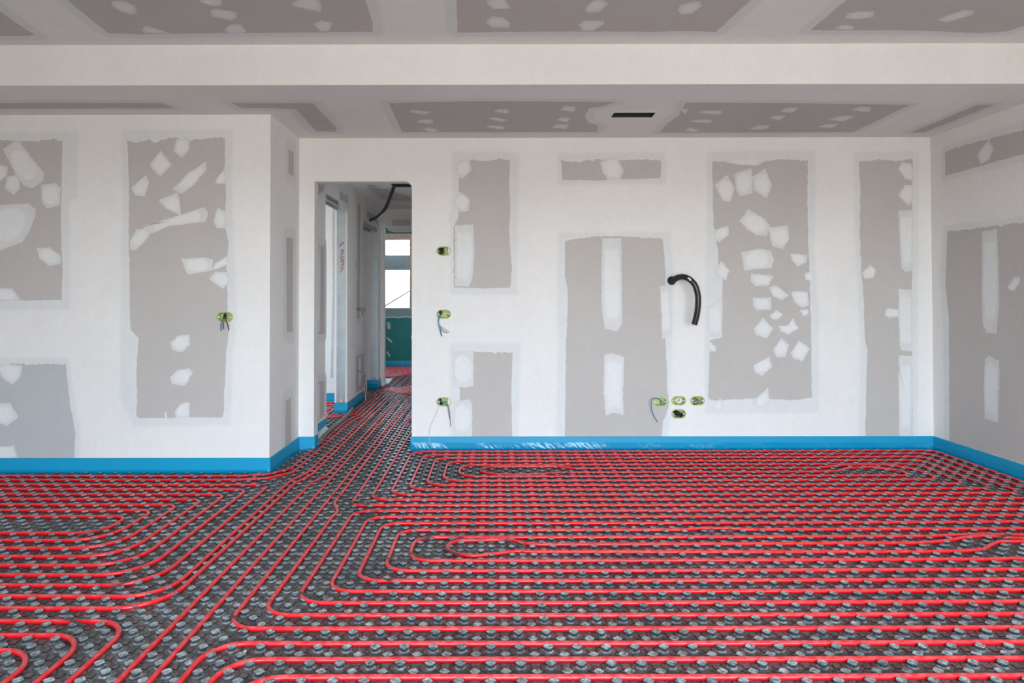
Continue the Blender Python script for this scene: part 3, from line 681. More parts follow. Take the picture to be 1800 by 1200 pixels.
for k, (p, i, j) in enumerate(sites):
    ang = rnd.uniform(-.06, .06); s = rnd.uniform(.97, 1.03)
    if k in near:
        o = bpy.data.objects.new('stud', stud_me); C.objects.link(o); o.parent = matE
        o.location = p - matE.location; o.rotation_euler = (rnd.uniform(-.03, .03), rnd.uniform(-.03, .03), ang); o.scale = (s, s, rnd.uniform(.98, 1.03))
        continue
    hv, hf = (hiV, hiF) if p.y < 4.3 else (loV, loF)
    b = len(V); ca, sa = math.cos(ang)*s, math.sin(ang)*s
    tx, ty = rnd.uniform(-.03, .03), rnd.uniform(-.03, .03)
    V += [(p.x + x*ca - y*sa, p.y + x*sa + y*ca - matE.location.y, z + tx*x + ty*y) for x, y, z in hv]
    Fc += [tuple(b+q for q in f) for f in hf]
me = bpy.data.meshes.new('far_studs'); me.from_pydata(V, [], Fc); me.update()
mesh_obj('far_studs', me, MAT_STUD, matE, 'stuff')
# moulded relief: raised hexagonal plates between the studs and short ribs at their feet
V = []; Fc = []
def plate(cx, cy, rx, ry, h0, h1, n=6, a0=0):
    b = len(V)
    for sc, z in ((1, h0), (.93, h1)):
        for k in range(n):
            a = a0 + 2*math.pi*k/n; V.append((cx+rx*sc*math.cos(a), cy+ry*sc*math.sin(a)-matE.location.y, z))
    for k in range(n): Fc.append((b+k, b+(k+1) % n, b+n+(k+1) % n, b+n+k))
    Fc.append(tuple(range(b+n, b+2*n)))
def rib(x, y, ang, l0, l1, w, h):
    b = len(V); c, s = math.cos(ang), math.sin(ang)
    for l in (l0, l1):
        for ww, z in ((-w, .0012), (0, h), (w, .0012)):
            V.append((x+c*l-s*ww, y+s*l+c*ww-matE.location.y, z))
    Fc.extend([(b, b+3, b+4, b+1), (b+1, b+4, b+5, b+2)])
for j in range(-18, 180):
    for i in range(-76, 72):
        p = lat(i, j)
        if not in_floor(p.x, p.y, .02): continue
        if (i+j) % 2:
            plate(p.x, p.y, .0178, .0178, .0012, .0046, 4, math.pi/4)
        else:
            plate(p.x, p.y, .0360, .0360, .0012, .0040, 8, math.pi/8)
            if p.y < 4.6:
                for q in range(4): rib(p.x, p.y, math.pi/4 + q*math.pi/2, .017, .0335, .0020, .0056)
me = bpy.data.meshes.new('moulded_relief'); me.from_pydata(V, [], Fc); me.update()
mesh_obj('moulded_relief', me, MAT_BASE, matE, 'stuff')
bm = bmesh.new(); add_box(bm, XLL+.02, XR-.01, REAR_Y+.02-2.4, FARY-.01-2.4, .0, .0012)
bm_obj('base_sheet', bm, MAT_BASE, matE)

# ------------------------------------------------------------------ red heating pipes
PZ, PR = .0142, .0098
def pipe_path(pts, r=1.7):
    """rounded lattice polyline -> world points; a point may carry its own corner radius"""
    P = [Vector((p[0], p[1])) for p in pts]; R = [p[2] if len(p) > 2 else r for p in pts]
    out = [P[0]]
    for i in range(1, len(P)-1):
        a, b, c = P[i-1], P[i], P[i+1]
        d0 = (a-b); d1 = (c-b); l0, l1 = d0.length, d1.length
        if l0 < 1e-6 or l1 < 1e-6: continue
        d0.normalize(); d1.normalize()
        ang = d0.angle(d1)
        if ang > math.pi-.02: out.append(b); continue
        half = ang/2; t = min(R[i]/math.tan(half) if math.tan(half) > .01 else l0*.45, l0*.48 if i > 1 else l0, l1*.48 if i < len(P)-2 else l1)
        s, e = b+d0*t, b+d1*t
        n = max(3, int((math.pi-ang)/.2)+2)
        if ang > 2.4: n = 4
        # arc by circle through s,e tangent to both
        rad = t*math.tan(half); bis = (d0+d1).normalized(); cen = b + bis*(rad/math.sin(half))
        v0 = s-cen; v1 = e-cen; tot = v0.angle_signed(v1) if v0.length > 1e-6 else 0
        for k in range(n+1):
            q = -tot*k/n; out.append(cen + Vector((v0.x*math.cos(q)-v0.y*math.sin(q), v0.x*math.sin(q)+v0.y*math.cos(q))))
    out.append(P[-1])
    res = []
    for a, b in zip(out, out[1:]):
        L = (b-a).length; n = max(1, int(L/5))
        for k in range(n): res.append(a+(b-a)*k/n)
    res.append(out[-1])
    W = []
    for p in res:
        j = Vector((noise.noise(Vector((p.x*.13, p.y*.13, 1.3))), noise.noise(Vector((p.x*.13, p.y*.13, 8.3))), 0))*.0022
        W.append(lat(p.x, p.y, PZ) + j)
    # drop coincident points
    Q = [W[0]]
    for p in W[1:]:
        if (p-Q[-1]).length > .002: Q.append(p)
    return Q
def heating_pipe(pts, label, group=None, r=1.7):
    Q = pipe_path(pts, r); bm = bmesh.new(); add_tube(bm, Q, PR, 10)
    o = bm_obj('heating_pipe', bm, MAT_PIPE, origin=Q[0]); tag(o, label, 'pipe', group); return o
E_ = -13.2
heating_pipe([(E_,109.5),(-16.5,109.5),(-16.5,28.5,1.2),(69.5,28.5),(69.5,54.5),(-12.5,54.5,2.6),(-12.5,32.5,2),(65.5,32.5),(65.5,50.5),(-8.5,50.5,2.4),(-8.5,36.5,2),(61.5,36.5),(61.5,46.5),(-4.5,46.5,2.4),(-4.5,40.5,2.4),(56.8,40.5),
  (56.8,43,1),(54,44.8,1),(50.2,44.3,1),(48,42.7,1),(44,42.5),(12,42.4),(9.5,42.3),(6.5,41.7),(3,41.3),(.4,41.7),(-1.1,42.4),(-1.7,43.5),(-1.1,44.8),(0,45.5),(5,45.6),(9,45.6),(10.6,45),(12.2,44.5),(46,44.5),(48.5,45.2),(51,46),(57,46,1.5),
  (59.5,43.5,2),(59.5,38.5),(-6.5,38.5,2),(-6.5,48.5,2.4),(63.5,48.5),(63.5,34.5),(-10.5,34.5,2),(-10.5,52.5,2.4),(67.5,52.5),(67.5,30.5),(-14.6,30.5,2),(-14.5,108.5),(E_,108.5)],
  'red heating pipe coiled in the farther right-hand spiral along the back wall')
heating_pipe([(E_,112),(-19.5,112),(-19.6,14),(-19.6,.5,2.2),(69.5,.5),(69.5,26.5),(-15.6,26.5,2),(-15.7,4.5,2.2),(65.5,4.5),(65.5,22.5),(-11.7,22.5,2),(-11.7,8.5,2),(61.5,8.5),(61.5,18.5),(53,18.7),(50,19),(47,18.7),(44,18.5),(-7.7,18.5,2),(-7.7,12.7,2),(46,12.7),(48.8,12.9),(51,12.4),(56.5,12.4),(56.5,16.8),(52.9,17),(50.2,17),
  (48.7,16.1),(47.3,15.1),(45.5,14.7),(41,14.5),(4.3,14.8),(2.5,15),(.7,14.4),(-1.8,13.7),(-3.4,14.3),(-4.4,15.6),(-4.2,16.8),(-3.4,17.6),(1.2,17.9),(2.2,17.6),(3.3,16.9),(4.6,16.6),(42,16.7),(45,17.2),(48.5,18.4),(50.6,18.6),(52,17.9),(53.5,17.8),(59.5,17.8),
  (59.5,10.5),(-9.6,10.5,2),(-9.6,20.5,2),(20,20.5),(22,20.9),(25,20.9),(27,20.5),(63.5,20.5),(63.5,6.5),(-13.6,6.5,2),(-13.6,24.5,2),(67.5,24.5),(67.5,2.5),(-17.7,2.5,2.2),(-17.6,24.5),(-17.4,26.2),(-18,27.8),(-18.6,29.4),(-18.5,111),(E_,111)],
  'red heating pipe coiled in the nearer right-hand spiral in mid floor')
tops = [40.5, 38.5, 36.5, 34.5, 32.5, 30.5, 28.5, 26.5]; bots = [7.5, 9.5, 11.5, 13.5, 15.5, 17.5, 19.5, 24.5]
XE = [-97+2*k for k in range(8)]
def Lt(a, b, c): return [(c, b), (c, a)]
lend = {}
for k in range(8): lend[tops[k]] = XE[k]; lend[bots[k]] = XE[k]
def turnR(a, b, u): return [(u, a, 1.4), (u, b, 4.0)]      # tight far corner, wide near corner
def turnR2(b, a, u): return [(u, b, 4.0), (u, a, 1.4)]
pts = [(E_,119.5),(-27.5,119.5),(-27.5,85),(-28.1,82.5),(-28.5,80),(-28.5,44.5,2.2),(-30.5,41.7),(-34,40.8),(-38,40.6),(XE[0],40.5),(XE[0],7.5)] + turnR2(7.5,36.5,-28.7) + [(XE[2],36.5),(XE[2],11.5)] + turnR2(11.5,32.5,-32.7) + [(XE[4],32.5),(XE[4],15.5)] + turnR2(15.5,28.5,-36.6) \
    + [(XE[6],28.5),(XE[6],19.5)] + [(-40.3,19.5,3),(-40.3,24.5,1.3)] + [(XE[7],24.5),(XE[7],26.5)] + turnR(26.5,17.5,-38.5) + [(XE[5],17.5),(XE[5],30.5)] + turnR(30.5,13.5,-34.6) + [(XE[3],13.5),(XE[3],34.5)] + turnR(34.5,9.5,-30.8) + [(XE[1],9.5),(XE[1],38.6),(-38,38.7),(-34,38.8),(-29.9,39.7),(-27.5,42.6,2),(-27.5,79.5),(-26.5,83.3),(-26.5,118.5),(E_,118.5)]
heating_pipe(pts, 'red heating pipe coiled in the left spiral in front of the left wall', r=1.6)
heating_pipe([(E_,117),(-25.5,117),(-25.5,42),(-26.6,38.5),(-26.6,5.5,3.5),(-99,5.5),(-99,3.5),(-25.8,3.5,4),(-25.7,37.5),(-24.6,41.5),(-24.5,116),(E_,116)], 'red heating pipe pair from the doorway curving left below the left spiral')
heating_pipe([(E_,114.5),(-22.5,114.5),(-22.5,40.6),(-23.6,37.6),(-23.6,-16)], 'straight red pipe from doorway to lower left edge, left one of two')
heating_pipe([(E_,113.5),(-21.5,113.5),(-21.6,-16)], 'straight red pipe from doorway to lower left edge, right one of two')
heating_pipe([(-99,1.5),(-26.7,1.5,2.8),(-26.7,-16)], 'outermost of three red pipe bends in the lower left corner')
heating_pipe([(-99,-.5),(-28.7,-.5,2.8),(-28.7,-16)], 'middle of three red pipe bends in the lower left corner')
heating_pipe([(-99,-2.5),(-30.7,-2.5,2.8),(-30.7,-16)], 'innermost of three red pipe bends in the lower left corner')
heating_pipe([(69.5,-1.5),(-19.6,-1.5,2.6),(-19.7,-16)], 'farthest of three red pipes bending toward the viewer at bottom centre')
heating_pipe([(69.5,-3.5),(-17.7,-3.5,2.6),(-17.7,-16)], 'middle of three red pipes bending toward the viewer at bottom centre')
heating_pipe([(69.5,-5.5),(-15.7,-5.5,2.6),(-15.7,-16)], 'nearest of three red pipes bending toward the viewer at bottom centre')
heating_pipe([(E_,121),(-28.5,121),(-28.5,86.6),(-30.2,85.3),(-34.4,85.2,1.2),(-34.4,101.5),(-52,101.5)], 'red heating pipe turning from the corridor into the left room doorway')
heating_pipe([(E_,122.5),(-29.5,122.5),(-29.5,85),(-30.6,83.4),(-52,83.4)], 'red heating pipe across the sill of the left room doorway, nearest the viewer')
heating_pipe([(-52,98.7),(-35.5,98.7),(-35.5,87.4),(-52,87.4)], 'red heating pipe loop on the left room floor')
heating_pipe([(-52,96.2),(-36.6,96.2),(-36.6,90),(-52,90)], 'small inner red pipe loop on the left room floor')
for k, (u, v0, v1) in enumerate(((-29.5, 124, 149.6), (-27.5, 125.5, 151.6), (-25.5, 127, 153.4), (-23.4, 128.5, 141), (-21.5, 126, 139), (-19.5, 124.8, 137))):
    heating_pipe([(E_, v0), (u, v0), (u, v1), (u-20 if k < 3 else -9.5, v1)], 'red heating pipe among those crossing the far room threshold', 'pipes on the far room floor')
for v in (156, 158.5, 161, 163.5, 166, 168.5, 171, 173.5, 176):
    heating_pipe([(-50, v), (-9.5, v)], 'straight red pipe near the green wall of the far room', 'straight pipes by the green wall')

# ------------------------------------------------------------------ pipe clips
bm = bmesh.new()
add_box(bm, -.052, .052, -.0048, .0048, .0225, .0248); add_box(bm, -.060, -.040, -.010, .010, .0222, .0240); add_box(bm, .040, .060, -.010, .010, .0222, .0240)
clip_me = bpy.data.meshes.new('pipe_clip'); bm.to_mesh(clip_me); bm.free(); clip_me.materials.append(MAT_CLIP)
clips = [(159,936,50,'across the innermost pipe bend of the left spiral'),(216,991,55,'farthest of three at the wide bend of the left spiral'),(230,1008,60,'middle of three at the wide bend of the left spiral'),(280,1017,60,'across the pipe pair where it starts curving left'),(206,1029,60,'leftmost of those at the wide bend of the left spiral'),
         (132,1093,150,'above the outermost lower left pipe bend'),(402,1124,60,'at the start of the farthest bottom pipe'),(423,1089,150,'at the lower left bend of the nearer spiral'),
         (544,1047,150,'at the second lower left bend of the nearer spiral'),(669,1015,150,'across the third bottom bend of the nearer spiral'),(684,981,150,'across the fourth bend of the nearer spiral'),(736,976,150,'across the fifth bend of the nearer spiral'),
         (757,942,60,'across the top of the inner nearer spiral'),(797,949,45,'beside the innermost loop of the nearer spiral, upper'),(793,969,135,'beside the innermost loop of the nearer spiral, lower'),(904,955,135,'where the innermost loop of the nearer spiral ends'),
         (597,871,160,'across the kinked pipe in front of the doorway'),(625,881,160,'at the pointed pipe bend right of the kinked pipe'),(632,885,165,'just in front of the pointed pipe bend'),(656,869,160,'at the bend of the second pipe from the doorway corner'),
         (650,903,60,'at the top corner of the nearer spiral'),(645,910,60,'just below the top corner of the nearer spiral'),(543,854,45,'on the pipe jog in front of the doorway'),(467,853,150,'at the topmost bend of the left spiral'),(420,858,170,'beside the second topmost bend of the left spiral'),
         (1613,816,60,'at the right end of the farther spiral'),(1580,826,50,'at the inner right bend of the farther spiral'),(1765,943,30,'across the wavy pipe at the right frame edge'),(855,823,45,'at the inner loop of the farther spiral, left end'),(992,832,45,'at the inner loop of the farther spiral, right end'),
         (1722,849,80,'at the second outer right bend of the farther spiral'),(1477,829,20,'on the pipes rising together in the farther spiral')]
zc = on_z(.023)
for x, y, a, lab in clips:
    p = zc(x, y); o = bpy.data.objects.new('pipe_clip', clip_me); C.objects.link(o)
    o.location = (p.x, p.y, 0); o.rotation_euler = (0, 0, math.radians(a)); tag(o, 'black strap clip '+lab, 'clip', 'black pipe clips')

# ------------------------------------------------------------------ blue edge strips
def strip(path, label, film=True, h=.112, seed=1):
    """path: plan points with the room on the left-hand side"""
    P = [Vector((x, y, 0)) for x, y in path]
    e = empty('edge_insulation_strip', P[0], label, 'insulation strip')
    def offs(P, t):
        out = []
        for i, p in enumerate(P):
            ns = []
            if i: d = (p-P[i-1]).normalized(); ns.append(Vector((-d.y, d.x, 0)))
            if i < len(P)-1: d = (P[i+1]-p).normalized(); ns.append(Vector((-d.y, d.x, 0)))
            n = sum(ns, Vector((0, 0, 0))); n.normalize(); n /= max(.5, n.dot(ns[0])); out.append(p+n*t)
        return out
    A, B = offs(P, .001), offs(P, .009)
    bm = bmesh.new()
    prof = lambda i: [A[i]+Vector((0, 0, .001)), B[i]+Vector((0, 0, .001)), B[i]+Vector((0, 0, h-.003)), B[i]*.6+A[i]*.4+Vector((0, 0, h)), A[i]+Vector((0, 0, h))]
    rings = [[bm.verts.new(p) for p in prof(i)] for i in range(len(P))]
    for a, b in zip(rings, rings[1:]):
        for k in range(4): bm.faces.new((a[k], b[k], b[k+1], a[k+1]))
    bm.faces.new(rings[0][::-1]); bm.faces.new(rings[-1])
    bmesh.ops.recalc_face_normals(bm, faces=bm.faces)
    bm_obj('foam_strip', bm, MAT_BLUE, e, origin=P[0])
    # crinkled plastic film hanging over the lower part
    bm = bmesh.new(); rows = 9; cols = []
    for i in range(len(P)-1):
        a, b = B[i], B[i+1]; L = (b-a).length; n = max(2, int(L/(.0045 if film else .02))); d = (b-a).normalized(); nn = Vector((-d.y, d.x, 0))
        for k in range(n if i < len(P)-2 else n+1):
            cols.append((a+(b-a)*k/n, nn))
    top = .062 if film else .03; amp = .0050 if film else .0012; sdist = 0; prev = None; vs = []
    for p, nn in cols:
        if prev is not None: sdist += (p-prev).length
        prev = p; row = []
        for r in range(rows):
            t = r/(rows-1); z = top*(1-t)+.002
            s = sdist - 1.1*(z)  # wrinkles lean
            w = noise.noise(Vector((s*42, z*12, seed))) + .8*noise.noise(Vector((s*95, z*25, seed+5)))
            w = ((1-abs(w))**2)*max(.12, min(1, .55+1.3*noise.noise(Vector((s*3.1, seed, 2))))) if film else w
            q = p + nn*(.0015 + .003*t + amp*w*min(1, t*1.6)); row.append(bm.verts.new(q+Vector((0, 0, z))))
        vs.append(row)
    for a, b in zip(vs, vs[1:]):
        for r in range(rows-1):
            f = bm.faces.new((a[r], a[r+1], b[r+1], b[r])); f.smooth = True
    bmesh.ops.recalc_face_normals(bm, faces=bm.faces)
    bm_obj('film_skirt', bm, MAT_FILM, e, origin=P[0])
    return e
strip([(DX0+.001, D+.1), (DX0+.001, D), (XL, D), (XL, DL), (XLL+.02, DL)][::1], 'blue foam edge strip along the left wall, its side return and the left doorway edge', film=False, seed=2)
strip([(XR, 1.0), (XR, D), (DX1, D), (DX1, D+.1)], 'blue edge strip with crinkled film along the back wall and right wall', seed=9)
strip([(CHX-.001, 5.95), (CHX, 5.3)], 'blue edge strip on the corridor wall just behind the doorway', film=False, seed=11)
strip([(CHX, 7.68), (CHX, 6.84), (CHX-T2, 6.84)], 'blue edge strip wrapping the wall end between the two side doorways', film=False, seed=12)
strip([(CHX, ENDY), (CHX, 8.70), (-1.80, 8.70)], 'blue edge strip wrapping the farther wall end in the corridor', film=True, seed=13)
strip([(CHX-T2-.01, 7.53), (-4.8, 7.53)], 'blue edge strip at the back of the left room', film=False, seed=14)
strip([(-.42, FARY), (-3.1, FARY)], 'blue edge strip under the green wall of the far room', film=True, seed=15)

# ------------------------------------------------------------------ electrical boxes with wires
def elbox(f, px, py, ndir, label, wires=(), extra=None):
    c = f(px, py); n = Vector(ndir); ex = (f(px+8, py)-c).normalized(); ez = Vector((0, 0, 1))
    e = empty('junction_box', c, label, 'electrical box')
    def L(a, b, d): return ex*a + ez*b + n*d
    def cap(w, h, k=8):
        r = h/2; out = []
        for s in (1, -1):
            for i in range(k+1):
                a = -math.pi/2+math.pi*i/k; out.append((s*(w/2-r)+s*r*math.cos(a), s*r*math.sin(a)))
        return out
    bm = bmesh.new(); rings = []
    for w, h, d in ((BW+.012, BH+.012, .0022), (BW-.002, BH-.002, .0024), (BW-.008, BH-.008, -.002), (BW-.012, BH-.010, -.042)):
        rings.append([bm.verts.new(L(a, b, d)) for a, b in cap(w, h)])
    N = len(rings[0])
    for a, b in zip(rings, rings[1:]):
        for k in range(N): bm.faces.new((a[k], a[(k+1) % N], b[(k+1) % N], b[k]))
    bm.faces.new(rings[-1])
    bmesh.ops.recalc_face_normals(bm, faces=bm.faces)
    shell = bm_obj('box_shell', bm, MAT_LIME, e)
    # screw posts at both ends and dark cable entries
    for s in (-1, 1):
        bm = bmesh.new(); add_tube(bm, [L(s*(BW/2-.012), 0, -.03), L(s*(BW/2-.012), 0, -.001)], .0052, 8); bm_obj('screw_post', bm, MAT_WHITE, shell)
    bm = bmesh.new(); add_tube(bm, [L(0, .026, -.03), L(0, .019, -.012)], .004, 6); add_tube(bm, [L(0, -.030, -.03), L(0, -.022, -.012)], .004, 6)
    bm_obj('web', bm, MAT_LIME, shell)
    for col, r, pts in wires:
        bm = bmesh.new()
        W = [f(x, y)-c+n*d for x, y, d in pts]
        add_tube(bm, smooth_path(W, .008), r, 6)
        bm_obj({'tube': 'sleeve'}.get(col, 'wire'), bm, MAT_BLACK if col == 'tube' else WIRES[col], e)
    if extra: extra(e, L, f, c, n)
    return e
elbox(LEFT, *box_left, NY, 'lime electrical box with blue, brown and black wires hanging from it on the left wall',
      [('tube', .011, [(393,552,-.03),(395,556,-.005),(394,560,.006)]), ('blue', .0034, [(395,556,0),(393,563,.025),(391,572,.025),(390,581,.012)]), ('brown', .003, [(396,558,0),(395,565,.025),(394.5,578,.015)]), ('orange', .0022, [(396.5,559,.01),(395.5,564,.024),(394,569,.02)]), ('black', .003, [(397,557,.01),(401,566,.02),(403,574,.02),(404,580,.012)]), ('white', .002, [(398,560,.01),(405,568,.008),(416,581,.004)])])
elbox(BACK, *boxes_back[0], NY, 'lime electrical box with black tube ends, highest on the back wall',
      [('tube', .014, [(771,440,-.03),(774,440,-.004),(776,446,.004)]), ('tube', .010, [(775,436,-.03),(778,437,-.002),(779,444,.002)]), ('brown', .002, [(779,440,.0),(782,446,.006),(779,449,.004),(776,446,.004)])])
elbox(BACK, *boxes_back[1], NY, 'lime electrical box with a bundle of grey-blue wires fanned out below it',
      [('tube', .011, [(772,546,-.03),(775,549,-.004),(775,552,.006)]), ('blue', .003, [(776,550,0),(773,558,.03),(771,566,.035),(773,575,.03),(776,590,.015)]), ('grey', .0028, [(775,550,0),(771,560,.03),(772,570,.035),(777,580,.02),(788,585,.01)]), ('grey', .0025, [(775,551,0),(772,562,.03),(774,572,.03),(790,583,.01)]),
       ('black', .0025, [(776,551,0),(772,562,.025),(772,572,.03),(775,582,.02),(777,591,.01)]), ('blue', .0022, [(775,550,0),(772,560,.035),(773,572,.03),(780,582,.02),(785,584,.015)]), ('grey', .002, [(774,552,0),(771,564,.02),(775,577,.025),(781,583,.02)]), ('tube', .008, [(788,554,-.03),(787.5,554,-.01)])])
elbox(BACK, *boxes_back[2], NY, 'lime electrical box low by the doorway with coloured wires and white string',
      [('tube', .009, [(771,700,-.03),(774,703,-.006),(775,708,.0)]), ('blue', .0042, [(775,707,.002),(779,706.5,.006),(783,706,.004)]), ('blue', .0032, [(783,706,0),(787,711,.02),(789,722,.03),(790.5,734,.015)]), ('orange', .0026, [(784,706,0),(788.5,712,.02),(791,722,.025),(791.5,734,.02)]), ('grey', .003, [(791.5,732,.02),(792,742,.014),(792,749,.008)]),
       ('white', .0018, [(773,704,0),(770,718,.012),(764,734,.012),(757,748,.012),(755,762,.016),(756,775,.022),(760,786,.03)]), ('tube', .007, [(774,710,-.01),(779,708,.002)])])
elbox(BACK, *boxes_back[3], NY, 'lime electrical box with one blue wire arching left, first of the low three',
      [('blue', .0034, [(1163,706,-.02),(1160,702,.01),(1153,699,.035),(1146,698.5,.05),(1142,702,.055),(1142,712,.05),(1146,726,.035),(1155,741,.012)]), ('grey', .009, [(1164,706,-.03),(1165,711,-.012)])])
def ring_sleeve(e, L, f, c, n):
    bm = bmesh.new(); N = 20; vs = []
    for k in range(N):
        a = 2*math.pi*k/N; row = []
        for r, d in ((.024, -.03), (.026, .006), (.021, .008), (.019, -.03)):
            row.append(bm.verts.new(L(r*math.cos(a)-.001, r*.85*math.sin(a), d)))
        vs.append(row)
    for k in range(N):
        for q in range(3): f_ = bm.faces.new((vs[k][q], vs[(k+1) % N][q], vs[(k+1) % N][q+1], vs[k][q+1])); f_.smooth = True
    o = bm_obj('sleeve_ring', bm, MAT_WHITE, e); o['label'] = 'white plastic ring'
elbox(BACK, *boxes_back[4], NY, 'lime electrical box with a white ring sleeve, middle of the low row of three', [], ring_sleeve)
elbox(BACK, *boxes_back[5], NY, 'lime electrical box with coiled wire ends, last of the low row of three',
      [('orange', .0028, [(1219,699,0),(1223,698,.008),(1227,703,.01),(1225,710,.01),(1219,710,.008),(1218,704,.008)]), ('blue', .003, [(1219,706,0),(1224,703,.012),(1230,704,.01),(1229,708,.008),(1222,710,.01)]), ('black', .003, [(1218,701,0),(1222,700,.012),(1226,706,.012),(1221,711,.01),(1217,708,.006)]), ('grey', .003, [(1227,699,0),(1230,703,.008),(1229,707,.006)])])
def open_tube(e, L, f, c, n):
    bm = bmesh.new(); N = 16; A = L(-.028, .010, -.03); B = L(.014, -.008, .022); d = (B-A).normalized(); a_ = d.cross(Vector((0, 0, 1))).normalized(); b_ = d.cross(a_)
    vs = []
    for k in range(N):
        a = 2*math.pi*k/N; o_ = a_*math.cos(a)+b_*math.sin(a)
        vs.append([bm.verts.new(A+o_*.020), bm.verts.new(B+o_*.020), bm.verts.new(B+o_*.015), bm.verts.new(A+o_*.015)])
    for k in range(N):
        for q in range(3): f_ = bm.faces.new((vs[k][q], vs[(k+1) % N][q], vs[(k+1) % N][q+1], vs[k][q+1]))
    bm_obj('open_tube', bm, MAT_BLACK, e)
elbox(BACK, *boxes_back[6], NY, 'lime electrical box with an open black tube end, alone below the low row', [], open_tube)
elbox(CORR, *boxes_corr[0], PX_, 'lime electrical box highest on the corridor wall', [])
elbox(CORR, *boxes_corr[1], PX_, 'electrical box with tangled grey wires at mid height on the corridor wall',
      [('grey', .004, [(627,541,0),(631,543,.04),(634,548,.05)]), ('black', .004, [(627,543,0),(630,546,.04),(632,553,.03)]), ('grey', .003, [(627,542,0),(632,540,.05),(633,545,.06)])])
elbox(CORR, *boxes_corr[2], PX_, 'electrical box low on the corridor wall with cables drooping to the floor',
      [('grey', .006, [(628,652,0),(632,655,.05),(634,663,.05),(635,673,.03)]), ('white', .004, [(629,652,0),(634,660,.05),(637,676,.05),(637,690,.04),(635,703,.05)]), ('orange', .003, [(627,680,.01),(634,688,.06),(642,695,.12),(647,700,.16)])])

# ------------------------------------------------------------------ black hoses and grey conduit
def hose(pts, r, label, name='black_hose', mat=None, ridged=True, extra=None):
    Q = smooth_path(pts, .0022 if ridged else .01)
    e = empty(name, Q[0], label, 'hose')
    bm = bmesh.new(); add_tube(bm, [q-Q[0] for q in Q], r, 14, rad=(lambda i: r*(1.0 if i % 2 else .93)) if ridged else None)
    bm_obj('corrugated_tube', bm, mat or MAT_BLACK, e)
    if extra: extra(e, Q)
    return e
b0 = BACK(1180, 492); n_ = Vector((0, -1, 0))
def bk(x, y, d):
    dd = ray(x, y); return CAM + dd*((D-d)/dd.y)
def hose_extra(e, Q):
    bm = bmesh.new(); q = bk(1181, 493, .012)-Q[0]
    add_tube(bm, [q+Vector((0, .013, 0)), q+Vector((0, .0, 0)), q+Vector((.002, -.012, .001))], .034, 16, rad=lambda i: (.034, .036, .031)[i])
    bm_obj('collar', bm, MAT_BLACK, e)
    bm = bmesh.new(); p = bk(1209, 491, .20)-Q[0]
    for a, b in ((-.008, .004), (.002, -.002), (.006, -.010)): add_box(bm, p.x+a, p.x+a+.012, p.y-.026, p.y-.022, p.z+b, p.z+b+.010)
    o = bm_obj('paint_fleck', bm, MAT_WHITE, e); o['label'] = 'white fleck of plaster'
hose([bk(1181,493,.0), bk(1184,492,.05), bk(1192,487.5,.11), bk(1202,486.5,.155), bk(1213,491.5,.185), bk(1222,502,.20), bk(1226.5,518,.20), bk(1227,535,.195), bk(1225,552,.185), bk(1220.5,570,.17)], .0235,
     'thick black corrugated hose curling out of the back wall', extra=hose_extra)
hose([Vector((-1.07, 6.93, CZ+.05)), Vector((-1.07, 6.97, CZ-.0)), Vector((-1.13, 7.12, CZ-.08)), Vector((-1.25, 7.45, CZ-.19)), Vector((-1.40, 7.80, CZ-.235)), Vector((-1.535, 8.06, 2.185))], .020, 'thin black hose hanging from the corridor ceiling to the wall above a door', ridged=False)
cp = [lat(-28.6, 58, .030), lat(-28.8, 62.2, .036), lat(-29.15, 70, .037), lat(-29.1, 77, .037), lat(-29.3, 84, .037), lat(-29.9, 91, .036)]
hose(cp, .0165, 'grey corrugated conduit lying on the mat just inside the doorway', name='grey_conduit', mat=MAT_GREY, ridged=False)

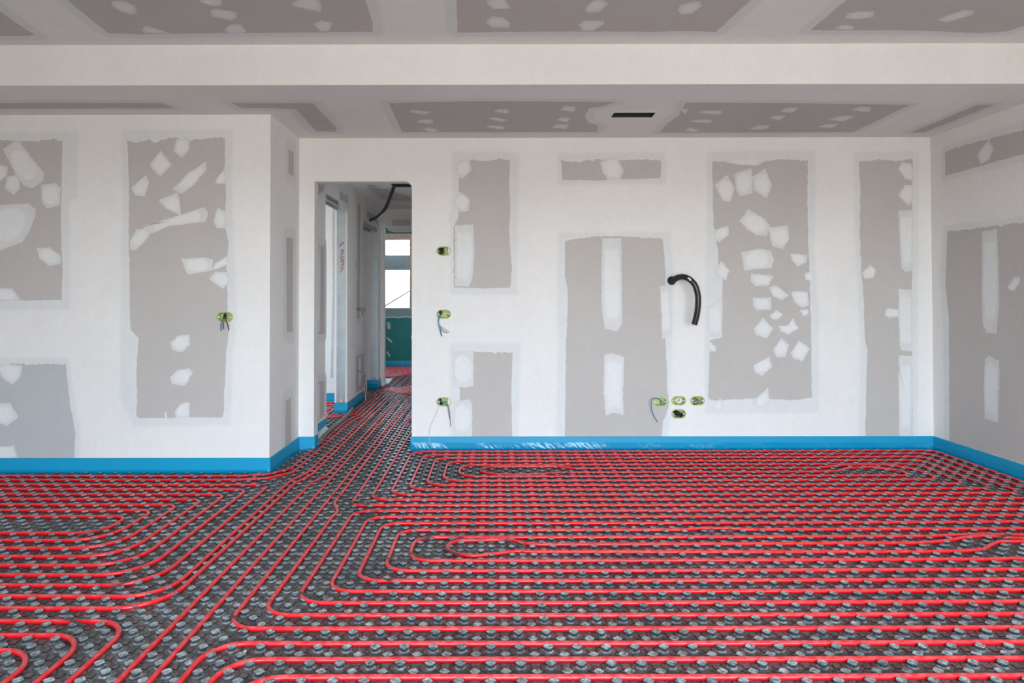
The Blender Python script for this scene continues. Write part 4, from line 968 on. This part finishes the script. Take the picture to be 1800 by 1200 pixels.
# small scraps
def sheet(name, quad, z, mat, label, cat):
    c = quad[0]; bm = bmesh.new(); vs = []
    vs = [bm.verts.new(Vector((x, y, 0))-Vector((c[0], c[1], 0))) for x, y in quad]; fc = bm.faces.new(vs)
    r = bmesh.ops.extrude_face_region(bm, geom=[fc]); bmesh.ops.translate(bm, verts=[g for g in r['geom'] if isinstance(g, bmesh.types.BMVert)], vec=(0, 0, .02))
    bmesh.ops.recalc_face_normals(bm, faces=bm.faces)
    o = bm_obj(name, bm, mat); o.location = (c[0], c[1], z); tag(o, label, cat)
zf = on_z(.05)
q = [zf(675, 672), zf(683, 672), zf(690, 664), zf(675, 664)]
sheet('insulation_offcut', [(p.x, p.y) for p in q], .024, MAT_FOAM, 'white insulation offcut on the floor in the far doorway', 'insulation')
bm = bmesh.new(); q = Vector((-1.49, 5.62, .0)); a = Vector((CHX+.01, 5.42, .03)); 
vs = [bm.verts.new(p) for p in (Vector((CHX+.012, 5.38, .05)), Vector((CHX+.10, 5.34, .026)), Vector((CHX+.09, 5.80, .026)), Vector((CHX+.012, 5.93, .05)))]
bm.faces.new(vs); r = bmesh.ops.extrude_face_region(bm, geom=bm.faces[:]); bmesh.ops.translate(bm, verts=[g for g in r['geom'] if isinstance(g, bmesh.types.BMVert)], vec=(0, 0, .001)); bmesh.ops.recalc_face_normals(bm, faces=bm.faces)
o = bm_obj('plastic_film', bm, MAT_GLASS, origin=(CHX+.012, 5.38, .0)); tag(o, 'loose pale plastic film beside the doorway edge', 'film')
crumbs = [(431,1138,.006),(570,1046,.004),(945,1018,.004),(745,938,.005),(584,768,.008),(306,1023,.006),(1534,1044,.004),(1648,1046,.004),(1698,826,.005),(199,919,.004),(1026,976,.005),(832,920,.004)]
for k, (x, y, r) in enumerate(crumbs):
    p = zc(x, y); bm = bmesh.new(); bmesh.ops.create_icosphere(bm, subdivisions=1, radius=r)
    for v in bm.verts: v.co *= 1+.6*noise.noise(v.co*300+Vector((k, 0, 0)))
    o = bm_obj('plaster_crumb', bm, MAT_WHITE); o.location = (p.x, p.y, .006+r*.6); tag(o, 'tiny white plaster crumb fallen on the black mat', 'debris', 'plaster crumbs on the mat')
